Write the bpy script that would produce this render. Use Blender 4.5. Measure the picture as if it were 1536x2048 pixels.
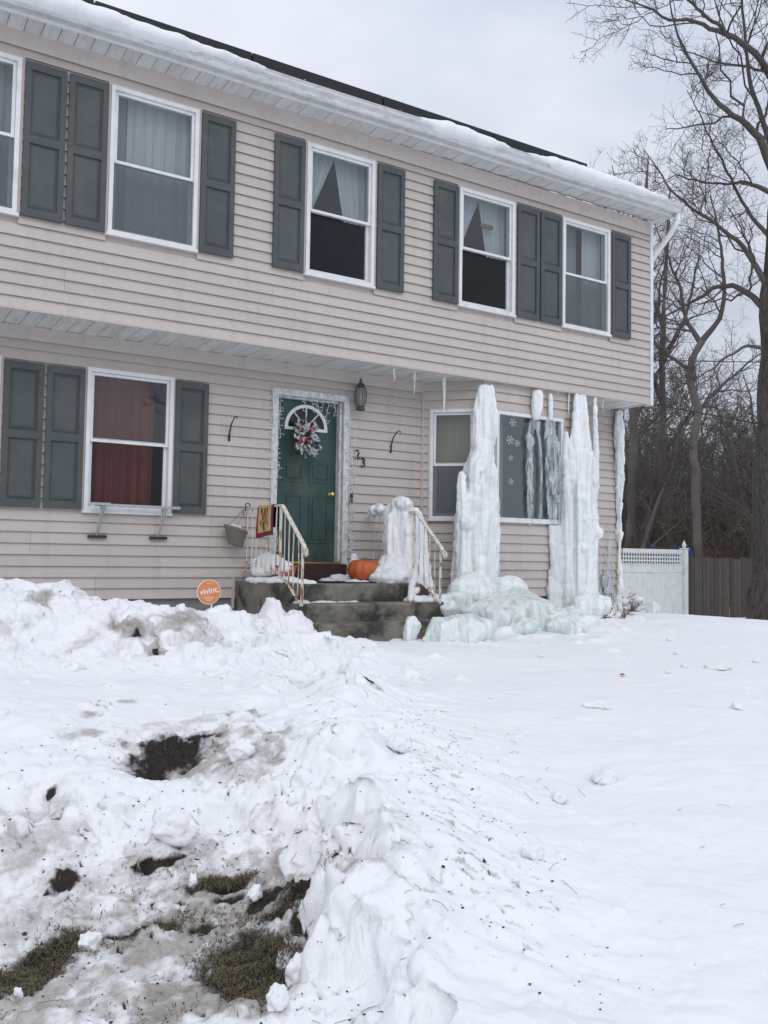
import bpy, bmesh, math, random
import numpy as np
from mathutils import Vector, Matrix
R = math.radians
random.seed(7)
for _o in list(bpy.data.objects):
    bpy.data.objects.remove(_o, do_unlink=True)
SC = bpy.context.scene
COL = SC.collection

# ------------------------------------------------------------------ camera
CAM = Vector((-1.319, -8.72, 0.789))
_y, _p, _r = R(31.816), R(2.905), R(0.875)
_f = Vector((math.sin(_y) * math.cos(_p), math.cos(_y) * math.cos(_p), math.sin(_p)))
_ri = Vector((math.cos(_y), -math.sin(_y), 0)); _up = _ri.cross(_f)
_R2 = math.cos(_r) * _ri + math.sin(_r) * _up
_U2 = -math.sin(_r) * _ri + math.cos(_r) * _up
cam_d = bpy.data.cameras.new('camera')
cam = bpy.data.objects.new('camera', cam_d); COL.objects.link(cam)
M4 = Matrix((_R2, _U2, -_f)).transposed().to_4x4(); M4.translation = CAM
cam.matrix_world = M4
cam_d.sensor_fit = 'HORIZONTAL'; cam_d.sensor_width = 36.0
cam_d.lens = 36.0 * 1750 / 1536
cam_d.clip_start = 0.05; cam_d.clip_end = 2000
SC.camera = cam

# ------------------------------------------------------------------ sky, sun, exposure (overcast winter noon)
SUN_EL, SUN_ROT = R(38), R(200)
wd = bpy.data.worlds.new('World'); SC.world = wd; wd.use_nodes = True
nt = wd.node_tree; nt.nodes.clear()
wo = nt.nodes.new('ShaderNodeOutputWorld'); bg = nt.nodes.new('ShaderNodeBackground')
sky = nt.nodes.new('ShaderNodeTexSky'); sky.sky_type = 'NISHITA'; sky.sun_disc = False
sky.sun_elevation = SUN_EL; sky.sun_rotation = SUN_ROT; sky.air_density = 1.0; sky.dust_density = 4.0
tc = nt.nodes.new('ShaderNodeTexCoord')
sep = nt.nodes.new('ShaderNodeSeparateXYZ'); nt.links.new(tc.outputs['Generated'], sep.inputs[0])
# cloud deck: brighter towards the zenith, as any closed overcast is
el = nt.nodes.new('ShaderNodeMapRange'); el.inputs[1].default_value = 0.0; el.inputs[2].default_value = 1.0
el.inputs[3].default_value = 0.60; el.inputs[4].default_value = 1.12
nt.links.new(sep.outputs[2], el.inputs[0])
mp = nt.nodes.new('ShaderNodeMapping'); mp.inputs['Scale'].default_value = (1.0, 1.0, 2.4)
nt.links.new(tc.outputs['Generated'], mp.inputs[0])
nz = nt.nodes.new('ShaderNodeTexNoise'); nz.inputs['Scale'].default_value = 2.1; nz.inputs['Detail'].default_value = 5; nz.inputs['Roughness'].default_value = 0.52
nz.inputs['Distortion'].default_value = 0.35
nt.links.new(mp.outputs[0], nz.inputs['Vector'])
cr = nt.nodes.new('ShaderNodeValToRGB')
cr.color_ramp.elements[0].position = 0.36; cr.color_ramp.elements[0].color = (0.71, 0.775, 0.92, 1)
cr.color_ramp.elements[1].position = 0.64; cr.color_ramp.elements[1].color = (1.01, 1.045, 1.125, 1)
nt.links.new(nz.outputs[0], cr.inputs[0])
mul = nt.nodes.new('ShaderNodeVectorMath'); mul.operation = 'MULTIPLY'
nt.links.new(cr.outputs[0], mul.inputs[0]); nt.links.new(el.outputs[0], mul.inputs[1])
sc10 = nt.nodes.new('ShaderNodeVectorMath'); sc10.operation = 'SCALE'; sc10.inputs['Scale'].default_value = 10.0
nt.links.new(mul.outputs[0], sc10.inputs[0])
mix = nt.nodes.new('ShaderNodeMix'); mix.data_type = 'RGBA'; mix.inputs['Factor'].default_value = 0.95
nt.links.new(sky.outputs[0], mix.inputs[6]); nt.links.new(sc10.outputs[0], mix.inputs[7])
nt.links.new(mix.outputs[2], bg.inputs['Color']); bg.inputs['Strength'].default_value = 0.1
nt.links.new(bg.outputs[0], wo.inputs['Surface'])
sun_d = bpy.data.lights.new('sun', 'SUN'); sun_d.energy = 0.55; sun_d.angle = R(35); sun_d.color = (1.0, 0.97, 0.93)
sun = bpy.data.objects.new('sun', sun_d); COL.objects.link(sun)
_sd = Vector((math.sin(SUN_ROT) * math.cos(SUN_EL), math.cos(SUN_ROT) * math.cos(SUN_EL), math.sin(SUN_EL)))
sun.rotation_euler = (-_sd).to_track_quat('-Z', 'Y').to_euler()
vs = SC.view_settings; vs.view_transform = 'Standard'; vs.look = 'None'; vs.exposure = 0.13; vs.gamma = 1.0; vs.use_curve_mapping = False
SC.cycles.max_bounces = 8; SC.cycles.diffuse_bounces = 3; SC.cycles.glossy_bounces = 3
SC.cycles.transmission_bounces = 6; SC.cycles.transparent_max_bounces = 12
SC.cycles.caustics_reflective = False; SC.cycles.caustics_refractive = False

# ------------------------------------------------------------------ helpers
ORG = {}

def tag(o, label=None, cat=None, group=None, kind=None):
    if label: o['label'] = label
    if cat: o['category'] = cat
    if group: o['group'] = group
    if kind: o['kind'] = kind
    return o

def empty(name, loc, label=None, cat=None, group=None, kind=None):
    o = bpy.data.objects.new(name, None); COL.objects.link(o); o.empty_display_size = 0.1
    o.location = loc; ORG[o] = Vector(loc)
    return tag(o, label, cat, group, kind)

class MB:
    def __init__(s): s.v = []; s.f = []; s.n = 0
    def add(s, V, F):
        V = np.asarray(V, float).reshape(-1, 3); s.v.append(V)
        for f in F: s.f.append(tuple(int(i) + s.n for i in f))
        s.n += len(V); return s
    def box(s, x0, x1, y0, y1, z0, z1):
        return s.add([(x0, y0, z0), (x1, y0, z0), (x1, y1, z0), (x0, y1, z0), (x0, y0, z1), (x1, y0, z1), (x1, y1, z1), (x0, y1, z1)],
                     [(0, 3, 2, 1), (4, 5, 6, 7), (0, 1, 5, 4), (1, 2, 6, 5), (2, 3, 7, 6), (3, 0, 4, 7)])
    def prism(s, poly, axis, a0, a1):
        """poly: 2-D points in the two remaining axes (x,y / y,z / x,z order), extruded along axis"""
        n = len(poly); V = []
        for a in (a0, a1):
            for (p, q) in poly:
                V.append({'x': (a, p, q), 'y': (p, a, q), 'z': (p, q, a)}[axis])
        F = [tuple(range(n))[::-1], tuple(range(n, 2 * n))] + [(i, (i + 1) % n, n + (i + 1) % n, n + i) for i in range(n)]
        return s.add(V, F)
    def tube(s, pts, rad, n=8, cap=True):
        P = np.asarray(pts, float); m = len(P)
        rad = np.full(m, rad, float) if np.isscalar(rad) else np.asarray(rad, float)
        T = np.gradient(P, axis=0); T /= np.linalg.norm(T, axis=1)[:, None] + 1e-12
        a = np.array([0, 0, 1.0]) if abs(T[0, 2]) < 0.9 else np.array([1.0, 0, 0])
        V = []; u = np.cross(T[0], a); u /= np.linalg.norm(u)
        th = np.arange(n) * 2 * math.pi / n
        for i in range(m):
            u = u - T[i] * (u @ T[i]); u /= np.linalg.norm(u) + 1e-12; w = np.cross(T[i], u)
            V.append(P[i] + rad[i] * (np.cos(th)[:, None] * u + np.sin(th)[:, None] * w))
        F = [(i * n + j, i * n + (j + 1) % n, (i + 1) * n + (j + 1) % n, (i + 1) * n + j) for i in range(m - 1) for j in range(n)]
        if cap: F += [tuple(range(n))[::-1], tuple(range((m - 1) * n, m * n))]
        return s.add(np.concatenate(V), F)
    def lathe(s, prof, c=(0, 0, 0), n=16, cap=True):
        th = np.arange(n) * 2 * math.pi / n; V = []
        for r, z in prof:
            V.append(np.stack([c[0] + r * np.cos(th), c[1] + r * np.sin(th), np.full(n, c[2] + z)], -1))
        m = len(prof)
        F = [(i * n + j, i * n + (j + 1) % n, (i + 1) * n + (j + 1) % n, (i + 1) * n + j) for i in range(m - 1) for j in range(n)]
        if cap: F += [tuple(range(n))[::-1], tuple(range((m - 1) * n, m * n))]
        return s.add(np.concatenate(V), F)
    def grid(s, P, wrap=False):
        P = np.asarray(P, float); a, b = P.shape[:2]; F = []
        for i in range(a - 1):
            for j in range(b if wrap else b - 1):
                F.append((i * b + j, i * b + (j + 1) % b, (i + 1) * b + (j + 1) % b, (i + 1) * b + j))
        return s.add(P.reshape(-1, 3), F)
    def V(s): return np.concatenate(s.v)
    def rotz(s, ang, c):
        ca, sa = math.cos(ang), math.sin(ang)
        for V in s.v:
            x = V[:, 0] - c[0]; y = V[:, 1] - c[1]
            V[:, 0] = c[0] + ca * x - sa * y; V[:, 1] = c[1] + sa * x + ca * y
        return s
    def build(s, name, mat, parent=None, smooth=False, base=None):
        V = s.V(); 
        if parent is not None: o0 = ORG[parent]
        else:
            mn, mx = V.min(0), V.max(0)
            o0 = Vector(base) if base is not None else Vector(((mn[0] + mx[0]) / 2, (mn[1] + mx[1]) / 2, mn[2]))
        me = bpy.data.meshes.new(name)
        me.from_pydata((V - np.array(o0)).tolist(), [], s.f); me.update()
        return link(name, me, mat, parent, o0, smooth)

def link(name, me, mat, parent, o0, smooth=False):
    o = bpy.data.objects.new(name, me); COL.objects.link(o)
    if mat: 
        me.materials.clear(); me.materials.append(MAT[mat] if isinstance(mat, str) else mat)
    if smooth: me.polygons.foreach_set('use_smooth', [True] * len(me.polygons))
    ORG[o] = Vector(o0)
    if parent is not None: o.parent = parent
    else: o.location = o0
    return o

def np_mesh(name, V, F):
    """fast mesh from arrays; F is (n,3) or (n,4)"""
    me = bpy.data.meshes.new(name); V = np.ascontiguousarray(V, np.float32); F = np.ascontiguousarray(F, np.int32)
    k = F.shape[1]
    me.vertices.add(len(V)); me.vertices.foreach_set('co', V.ravel())
    me.loops.add(F.size); me.loops.foreach_set('vertex_index', F.ravel())
    me.polygons.add(len(F)); me.polygons.foreach_set('loop_start', np.arange(0, F.size, k, dtype=np.int32))
    me.polygons.foreach_set('use_smooth', np.ones(len(F), bool))
    me.update(calc_edges=True); return me

def np_obj(name, V, F, mat, parent=None, base=None):
    V = np.asarray(V, float)
    if parent is not None: o0 = ORG[parent]
    else:
        mn, mx = V.min(0), V.max(0)
        o0 = Vector(base) if base is not None else Vector(((mn[0] + mx[0]) / 2, (mn[1] + mx[1]) / 2, mn[2]))
    return link(name, np_mesh(name, V - np.array(o0), F), mat, parent, o0)

def put(name, me, loc, parent=None, rz=0.0, scale=None):
    """another object on shared mesh data; loc in world space (parents are never rotated)"""
    o = bpy.data.objects.new(name, me); COL.objects.link(o)
    o0 = ORG[parent] if parent is not None else Vector((0, 0, 0))
    o.location = Vector(loc) - o0; o.rotation_euler = (0, 0, rz)
    if scale: o.scale = scale
    if parent is not None: o.parent = parent
    ORG[o] = Vector(loc); return o

# --- vector noise
def _h(ix, iy, iz, s):
    n = (ix * 374761393 + iy * 668265263 + iz * 2147483647 + s * 1274126177) & 0xFFFFFFFF
    n = ((n ^ (n >> 13)) * 1274126177) & 0xFFFFFFFF
    n = ((n ^ (n >> 16)) * 2246822519) & 0xFFFFFFFF
    return ((n ^ (n >> 15)) & 0xFFFFFF) / float(0xFFFFFF) * 2 - 1
def vnoise(x, y, z=0.0, s=0):
    x = np.asarray(x, float); y = np.asarray(y, float); z = np.zeros_like(x) + z
    fx, fy, fz = np.floor(x), np.floor(y), np.floor(z)
    ix, iy, iz = fx.astype(np.int64), fy.astype(np.int64), fz.astype(np.int64)
    u, v, w = x - fx, y - fy, z - fz
    u = u * u * u * (u * (u * 6 - 15) + 10); v = v * v * v * (v * (v * 6 - 15) + 10); w = w * w * w * (w * (w * 6 - 15) + 10)
    def L(a, b, t): return a + (b - a) * t
    g = lambda a, b, c: _h(ix + a, iy + b, iz + c, s)
    r0 = L(L(g(0, 0, 0), g(1, 0, 0), u), L(g(0, 1, 0), g(1, 1, 0), u), v)
    if not np.any(fz != z): return r0
    r1 = L(L(g(0, 0, 1), g(1, 0, 1), u), L(g(0, 1, 1), g(1, 1, 1), u), v)
    return L(r0, r1, w)
def fbm(x, y, z=0.0, s=0, o=4, g=0.5):
    t = 0.0; a = 1.0; k = 1.0
    for i in range(o):
        t = t + a * vnoise(np.asarray(x) * k + 17.3 * i, np.asarray(y) * k - 9.1 * i, np.asarray(z) * k, s + i); a *= g; k *= 2.03
    return t
def sstep(a, b, x):
    t = np.clip((np.asarray(x, float) - a) / (b - a), 0, 1); return t * t * (3 - 2 * t)
# ------------------------------------------------------------------ procedural materials
MAT = {}
def nodes(name):
    m = bpy.data.materials.new(name); m.use_nodes = True; MAT[name] = m
    n = m.node_tree; b = n.nodes['Principled BSDF']; return m, n, b
def N(n, t, **kw):
    x = n.nodes.new(t)
    for k, v in kw.items():
        if k.startswith('i_'):
            key = k[2:]; key = int(key) if key.isdigit() else key.replace('_', ' ')
            x.inputs[key].default_value = v
        else: setattr(x, k, v)
    return x
def LK(n, a, b): n.links.new(a, b)
def posn(n, scale=(1, 1, 1)):
    g = N(n, 'ShaderNodeNewGeometry'); m = N(n, 'ShaderNodeMapping'); m.inputs['Scale'].default_value = scale
    LK(n, g.outputs['Position'], m.inputs[0]); return m.outputs[0]
def noise(n, vec, scale, detail=4, rough=.55, dist=0):
    t = N(n, 'ShaderNodeTexNoise'); t.inputs['Scale'].default_value = scale; t.inputs['Detail'].default_value = detail
    t.inputs['Roughness'].default_value = rough; t.inputs['Distortion'].default_value = dist
    LK(n, vec, t.inputs['Vector']); return t.outputs[0]
def ramp(n, fac, stops):
    r = N(n, 'ShaderNodeValToRGB'); e = r.color_ramp.elements
    while len(e) < len(stops): e.new(0.5)
    for x, (p, c) in zip(e, stops):
        x.position = p; x.color = (*c, 1) if isinstance(c, (tuple, list)) else (c, c, c, 1)
    LK(n, fac, r.inputs[0]); return r.outputs[0]
def mixc(n, fac, a, b, mode='MIX'):
    m = N(n, 'ShaderNodeMix', data_type='RGBA', blend_type=mode)
    for sock, v in ((0, fac), (6, a), (7, b)):
        if isinstance(v, (int, float)): m.inputs[sock].default_value = v
        elif isinstance(v, tuple): m.inputs[sock].default_value = (*v, 1)
        else: LK(n, v, m.inputs[sock])
    return m.outputs[2]
def bump(n, b, h, strength=.3, dist=.01):
    u = N(n, 'ShaderNodeBump'); u.inputs['Strength'].default_value = strength; u.inputs['Distance'].default_value = dist
    LK(n, h, u.inputs['Height']); LK(n, u.outputs[0], b.inputs['Normal'])
def pm(name, col, rough=.6, var=.12, scale=12, stretch=(1, 1, 1), bmp=.15, bscale=60, bdist=.003, metal=0, spec=.5, dirt=None, dirt_at=(.55, .75), rand=0.0, dscale=None):
    """plain procedural surface: base colour with mottling, optional dirt or rust, fine bump"""
    m, n, b = nodes(name)
    v = posn(n, stretch)
    f = noise(n, v, scale, 5, .6)
    c = mixc(n, ramp(n, f, [(.3, 0.0), (.7, 1.0)]), tuple(x * (1 - var) for x in col), tuple(min(1, x * (1 + var)) for x in col))
    if rand:
        oi = N(n, 'ShaderNodeObjectInfo'); mr = N(n, 'ShaderNodeMapRange'); mr.inputs[3].default_value = 1 - rand; mr.inputs[4].default_value = 1 + rand
        LK(n, oi.outputs['Random'], mr.inputs[0]); vm = N(n, 'ShaderNodeVectorMath', operation='SCALE'); LK(n, c, vm.inputs[0]); LK(n, mr.outputs[0], vm.inputs['Scale']); c = vm.outputs[0]
    if dirt:
        f2 = noise(n, v, dscale or scale * .7, 7, .65, .4)
        c = mixc(n, ramp(n, f2, [(dirt_at[0], 0.0), (dirt_at[1], 1.0)]), c, dirt)
    LK(n, c, b.inputs['Base Color']); b.inputs['Roughness'].default_value = rough; b.inputs['Metallic'].default_value = metal
    b.inputs['Specular IOR Level'].default_value = spec
    if bmp: bump(n, b, noise(n, posn(n), bscale, 4, .6), bmp, bdist)
    return m

# vinyl siding: dusty pink, weather streaks running down, faint embossed grain
m, n, b = nodes('siding')
v = posn(n)
base = mixc(n, noise(n, v, 1.3, 4), (0.500, 0.450, 0.418), (0.555, 0.502, 0.468))
oi = N(n, 'ShaderNodeObjectInfo'); mr = N(n, 'ShaderNodeMapRange'); mr.inputs[3].default_value = .955; mr.inputs[4].default_value = 1.04
LK(n, oi.outputs['Random'], mr.inputs[0]); vm = N(n, 'ShaderNodeVectorMath', operation='SCALE'); LK(n, base, vm.inputs[0]); LK(n, mr.outputs[0], vm.inputs['Scale'])
st = ramp(n, noise(n, posn(n, (9, 9, .7)), 1.0, 5, .6), [(.52, 0.0), (.85, .40)])
c = mixc(n, st, vm.outputs[0], (0.33, 0.28, 0.255))
gr = ramp(n, noise(n, posn(n, (1, 1, 1)), 3.1, 6, .7), [(.50, 0.0), (.75, .30)])
c = mixc(n, gr, c, (0.43, 0.385, 0.365))
LK(n, c, b.inputs['Base Color']); b.inputs['Roughness'].default_value = .55; b.inputs['Specular IOR Level'].default_value = .35
bump(n, b, noise(n, posn(n, (6, 6, 90)), 3, 4, .6), .12, .002)

pm('white_vinyl', (.73, .75, .75), .45, .07, 6, bmp=.05, dirt=(.42, .43, .41), dirt_at=(.54, .88))
pm('soffit_white', (.66, .67, .66), .5, .08, 5, (3, .6, 1), bmp=.05, dirt=(.42, .39, .35), dirt_at=(.5, .85), rand=.05, dscale=4)
pm('gutter_metal', (.60, .62, .63), .42, .10, 4, (1.4, 1, 5), bmp=.08, bscale=25, dirt=(.38, .39, .385), dirt_at=(.48, .80), dscale=6)
pm('trim_weathered', (.62, .64, .64), .65, .12, 20, (1, 1, .5), bmp=.3, dirt=(.36, .38, .38), dirt_at=(.5, .62), dscale=26)
pm('shutter_paint', (.068, .080, .082), .62, .12, 4, bmp=.25, bscale=140, bdist=.002, dirt=(.098, .110, .110), dirt_at=(.5, .85), rand=.06)
pm('shutter_dark', (.03, .035, .037), .8)
pm('door_green', (.026, .060, .056), .45, .28, 5, (1, 1, .5), bmp=.1, dirt=(.075, .115, .095), dirt_at=(.5, .8), dscale=4)
pm('brass', (.72, .52, .22), .28, .1, 30, metal=1)
pm('dark_metal', (.035, .033, .030), .5, .2, 30, metal=.3)
pm('bronze_metal', (.10, .085, .07), .5, .2, 30, metal=.6, dirt=(.22, .20, .17))
pm('galvanised', (.42, .44, .45), .45, .12, 20, metal=.5)
pm('concrete', (.205, .190, .158), .85, .22, 5, bmp=.5, bscale=70, bdist=.004, dirt=(.046, .044, .040), dirt_at=(.46, .60), dscale=2.4)
pm('foundation', (.20, .20, .195), .9, .15, 6, bmp=.4, bscale=50)
pm('shingle', (.045, .047, .05), .9, .3, 25, bmp=.5, bscale=80)
pm('solar_frame', (.020, .022, .026), .4, .1, 10, metal=.4)
pm('solar_cell', (.012, .014, .022), .15, .1, 10)
pm('interior', (.30, .28, .26), .9, .1, 2)
pm('burgundy', (.040, .014, .015), .7, .25, 14, dirt=(.05, .03, .03))
pm('black_mat', (.018, .018, .02), .95, .3, 60, bmp=.6, bscale=200)
pm('terracotta', (.36, .10, .05), .7, .15, 12)
pm('grey_plastic', (.21, .185, .16), .6, .1, 10)
pm('pumpkin_skin', (.46, .105, .030), .50, .18, 8, (1, 1, .6), bmp=.25, bscale=30, dirt=(.40, .07, .02), dirt_at=(.52, .8))
pm('stem', (.16, .13, .07), .9, .3, 40)
pm('red_glass', (.30, .012, .018), .3, .1, 20)
pm('needle', (.035, .070, .045), .7, .3, 60)
pm('frost', (.78, .80, .82), .8, .08, 60)
pm('wire_white', (.72, .74, .74), .5, .05)
pm('bulb_white', (.85, .86, .86), .25, .03)
pm('sign_orange', (.74, .25, .09), .45, .05, 10, bmp=0)
pm('sign_white', (.82, .80, .76), .5, .03, bmp=0)
pm('rug_tan', (.50, .37, .19), .95, .15, 60, bmp=.6, bscale=250)
pm('rug_red', (.20, .02, .025), .95, .15, 60, bmp=.6, bscale=250)
pm('rug_flower', (.42, .06, .03), .95, .25, 40)
pm('rug_leaf', (.09, .10, .03), .95, .25, 40)
pm('rug_back', (.020, .022, .032), .95, .2, 60)
pm('wood_fence', (.078, .068, .058), .9, .28, 7, (6, 6, .7), bmp=.6, bscale=40, rand=.22, dirt=(.055, .052, .048), dscale=3)
pm('bark', (.088, .078, .066), .95, .30, 9, (3, 3, .7), bmp=1.0, bscale=22, bdist=.03, dirt=(.035, .032, .028), dirt_at=(.45, .65))
pm('twig', (.092, .082, .074), .9, .22, 3, bmp=0)
pm('woods_bark', (.130, .113, .102), .95, .3, 1.2, bmp=0, dirt=(.12, .10, .088), dirt_at=(.55, .7))
pm('brush_stems', (.16, .11, .086), .95, .35, 1.6, bmp=0)
pm('litter', (.085, .062, .050), .95, .3, 2, bmp=.6)
pm('soil', (.022, .018, .016), .95, .35, 30, bmp=.9, bscale=90, bdist=.01)
pm('grass_blade', (.080, .070, .038), .8, .35, 20, bmp=0, dirt=(.185, .140, .085), dirt_at=(.46, .58), dscale=60)
pm('cable', (.012, .012, .013), .6, .1, bmp=0)
pm('brick_bit', (.30, .12, .07), .9, .2, 40)
pm('dead_leaf', (.24, .15, .09), .9, .3, 30)
pm('blue_plastic', (.018, .040, .16), .5, .1)
pm('red_print', (.36, .03, .05), .8, .2, 30)
pm('navy_print', (.03, .03, .10), .8, .2, 30)
pm('decal_white', (.55, .58, .60), .6, .02, bmp=0)
pm('paper_brown', (.24, .10, .08), .8, .1)

# peeling white paint over rust
m, n, b = nodes('rail_paint')
v = posn(n)
rz = ramp(n, noise(n, posn(n, (14, 14, 5)), 1.6, 7, .7), [(.50, 0.0), (.56, 1.0)])
at = N(n, 'ShaderNodeAttribute', attribute_name='rust')
mx = N(n, 'ShaderNodeMath', operation='MULTIPLY'); LK(n, rz, mx.inputs[0])
ad = N(n, 'ShaderNodeMath', operation='ADD', use_clamp=True); LK(n, at.outputs['Fac'], ad.inputs[0]); ad.inputs[1].default_value = .30
LK(n, ad.outputs[0], mx.inputs[1])
rc = mixc(n, noise(n, v, 45, 4), (.13, .052, .022), (.40, .17, .065))
c = mixc(n, mx.outputs[0], (.66, .64, .57), rc)
LK(n, c, b.inputs['Base Color']); b.inputs['Roughness'].default_value = .6
bump(n, b, noise(n, v, 70, 4), .4, .003)

# curtains (cloth that lets a little light through)
def cloth(name, col, tr=.4, stretch=(30, 30, 1)):
    m, n, b = nodes(name); v = posn(n, stretch)
    c = mixc(n, noise(n, v, 1.0, 3), tuple(x * .85 for x in col), tuple(min(1, x * 1.1) for x in col))
    d = N(n, 'ShaderNodeBsdfDiffuse'); t = N(n, 'ShaderNodeBsdfTranslucent'); LK(n, c, d.inputs[0]); LK(n, c, t.inputs[0])
    ms = N(n, 'ShaderNodeMixShader'); ms.inputs[0].default_value = tr
    LK(n, d.outputs[0], ms.inputs[1]); LK(n, t.outputs[0], ms.inputs[2]); LK(n, ms.outputs[0], n.nodes['Material Output'].inputs[0])
cloth('curtain_white', (.72, .71, .69), .25); cloth('curtain_red', (.25, .050, .042), .2); cloth('curtain_beige', (.42, .38, .27), .2); cloth('curtain_grey', (.42, .42, .42), .2)

# thin window glass, optionally with an insect screen's grey veil
def glass(name, veil=0.0, tint=(.86, .90, .92), refl=.75):
    m, n, b = nodes(name)
    tr = N(n, 'ShaderNodeBsdfTransparent'); tr.inputs[0].default_value = (*tint, 1)
    gl = N(n, 'ShaderNodeBsdfGlossy'); gl.inputs['Roughness'].default_value = .015; gl.inputs[0].default_value = (1, 1, 1, 1)
    lw_ = N(n, 'ShaderNodeLayerWeight'); lw_.inputs[0].default_value = .5     # Schlick, the same from both sides of the thin pane
    p5 = N(n, 'ShaderNodeMath', operation='POWER'); p5.inputs[1].default_value = 5.0; LK(n, lw_.outputs['Facing'], p5.inputs[0])
    fr = N(n, 'ShaderNodeMath', operation='MULTIPLY_ADD'); fr.inputs[1].default_value = .96; fr.inputs[2].default_value = .035; LK(n, p5.outputs[0], fr.inputs[0])
    bp = N(n, 'ShaderNodeBump'); bp.inputs['Strength'].default_value = .03; bp.inputs['Distance'].default_value = .02
    LK(n, noise(n, posn(n), 1.7, 2), bp.inputs['Height']); LK(n, bp.outputs[0], gl.inputs['Normal']); 
    mx = N(n, 'ShaderNodeMath', operation='MULTIPLY', use_clamp=True); mx.inputs[1].default_value = refl; LK(n, fr.outputs[0], mx.inputs[0])
    ms = N(n, 'ShaderNodeMixShader'); LK(n, mx.outputs[0], ms.inputs[0]); LK(n, tr.outputs[0], ms.inputs[1]); LK(n, gl.outputs[0], ms.inputs[2])
    out = ms.outputs[0]
    if veil:
        df = N(n, 'ShaderNodeBsdfDiffuse'); df.inputs[0].default_value = (.20, .21, .22, 1)
        m2 = N(n, 'ShaderNodeMixShader'); LK(n, ramp(n, noise(n, posn(n), 2.4, 5), [(.3, veil * .75), (.75, veil)]), m2.inputs[0])
        LK(n, out, m2.inputs[1]); LK(n, df.outputs[0], m2.inputs[2]); out = m2.outputs[0]
    LK(n, out, n.nodes['Material Output'].inputs[0])
glass('glass', refl=.55); glass('glass_upper', refl=1.5); glass('glass_picture', 0, (.78, .86, .90), 3.2); glass('glass_screen', .40); glass('lamp_glass', .35); glass('glass_frost', .2)

# ice: milky, cold, wet surface
def ice(name, c0, c1, trans=.12, sub=.55, rough=.28, bs=26):
    m, n, b = nodes(name)
    v = posn(n, (1, 1, .12))
    f = noise(n, v, 9, 6, .62, .6)
    c = mixc(n, ramp(n, f, [(.36, 0.0), (.62, 1.0)]), c0, c1)
    LK(n, c, b.inputs['Base Color']); b.inputs['Roughness'].default_value = rough; b.inputs['IOR'].default_value = 1.31
    b.inputs['Subsurface Weight'].default_value = sub; b.inputs['Subsurface Radius'].default_value = (.10, .14, .15); b.inputs['Subsurface Scale'].default_value = .35
    LK(n, ramp(n, noise(n, posn(n, (1, 1, .10)), 14, 5, .6, .4), [(.46, trans * .3), (.68, min(1, trans * 6))]), b.inputs['Transmission Weight'])
    h1 = noise(n, posn(n, (1, 1, .10)), bs, 5, .62); h2 = noise(n, posn(n), bs * 3.1, 3, .6)
    ad = N(n, 'ShaderNodeMath', operation='ADD'); LK(n, h1, ad.inputs[0]); LK(n, h2, ad.inputs[1])
    bump(n, b, ad.outputs[0], .6, .016)
ice('ice_column', (.82, .895, .905), (.965, .975, .98), .035, .30, .22, 30); ice('ice_slab', (.74, .835, .815), (.90, .94, .93), .07, .35, .28, 22)
ice('ice_rime', (.80, .83, .85), (.90, .915, .93), .03, .4, .5, 60)
# clear ice film over glass and siding: bubbly, half see-through
m, n, b = nodes('ice_film')
v = posn(n, (1, 1, .18))
f = noise(n, v, 22, 6, .7, .5)
tr = N(n, 'ShaderNodeBsdfTransparent'); tr.inputs[0].default_value = (.93, .96, .97, 1)
b.inputs['Base Color'].default_value = (.82, .86, .88, 1); b.inputs['Roughness'].default_value = .25
bump(n, b, noise(n, posn(n, (1, 1, .4)), 60, 5, .65), .8, .012)
ms = N(n, 'ShaderNodeMixShader'); LK(n, ramp(n, f, [(.42, .03), (.68, .80)]), ms.inputs[0]); LK(n, tr.outputs[0], ms.inputs[1]); LK(n, b.outputs[0], ms.inputs[2])
LK(n, ms.outputs[0], n.nodes['Material Output'].inputs[0])

# snow with grit, slush, soil and one painted shadow line carried in mesh attributes
m, n, b = nodes('snow')
v = posn(n)
f = noise(n, v, 2.2, 5)
c = mixc(n, f, (.86, .875, .905), (.91, .92, .94))
ic = N(n, 'ShaderNodeAttribute', attribute_name='icy'); c = mixc(n, ic.outputs['Fac'], c, (.74, .81, .79))
dt = N(n, 'ShaderNodeAttribute', attribute_name='dirt'); so = N(n, 'ShaderNodeAttribute', attribute_name='soil')
_f1 = noise(n, v, 60, 6, .75); _f2 = noise(n, v, 11, 4, .6); _fa = N(n, 'ShaderNodeMath', operation='ADD'); LK(n, _f1, _fa.inputs[0]); LK(n, _f2, _fa.inputs[1]); _fh = N(n, 'ShaderNodeMath', operation='MULTIPLY'); _fh.inputs[1].default_value = .5; LK(n, _fa.outputs[0], _fh.inputs[0]); fn = _fh.outputs[0]
def thresh(att, nz, lo, hi):
    a = N(n, 'ShaderNodeMath', operation='ADD'); LK(n, att, a.inputs[0]); LK(n, nz, a.inputs[1])
    r_ = N(n, 'ShaderNodeMapRange', interpolation_type='SMOOTHSTEP'); r_.inputs[1].default_value = lo; r_.inputs[2].default_value = hi; LK(n, a.outputs[0], r_.inputs[0]); return r_.outputs[0]
dcol = mixc(n, noise(n, v, 25, 5, .65), (.20, .175, .15), (.50, .47, .43))
c = mixc(n, thresh(dt.outputs['Fac'], fn, .72, 1.42), c, dcol)
scol = mixc(n, noise(n, v, 60, 5, .7), (.007, .006, .0055), (.050, .041, .034))
c = mixc(n, thresh(so.outputs['Fac'], fn, .82, 1.32), c, scol)
LK(n, c, b.inputs['Base Color']); b.inputs['Roughness'].default_value = .75; b.inputs['Specular IOR Level'].default_value = .25
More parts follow.
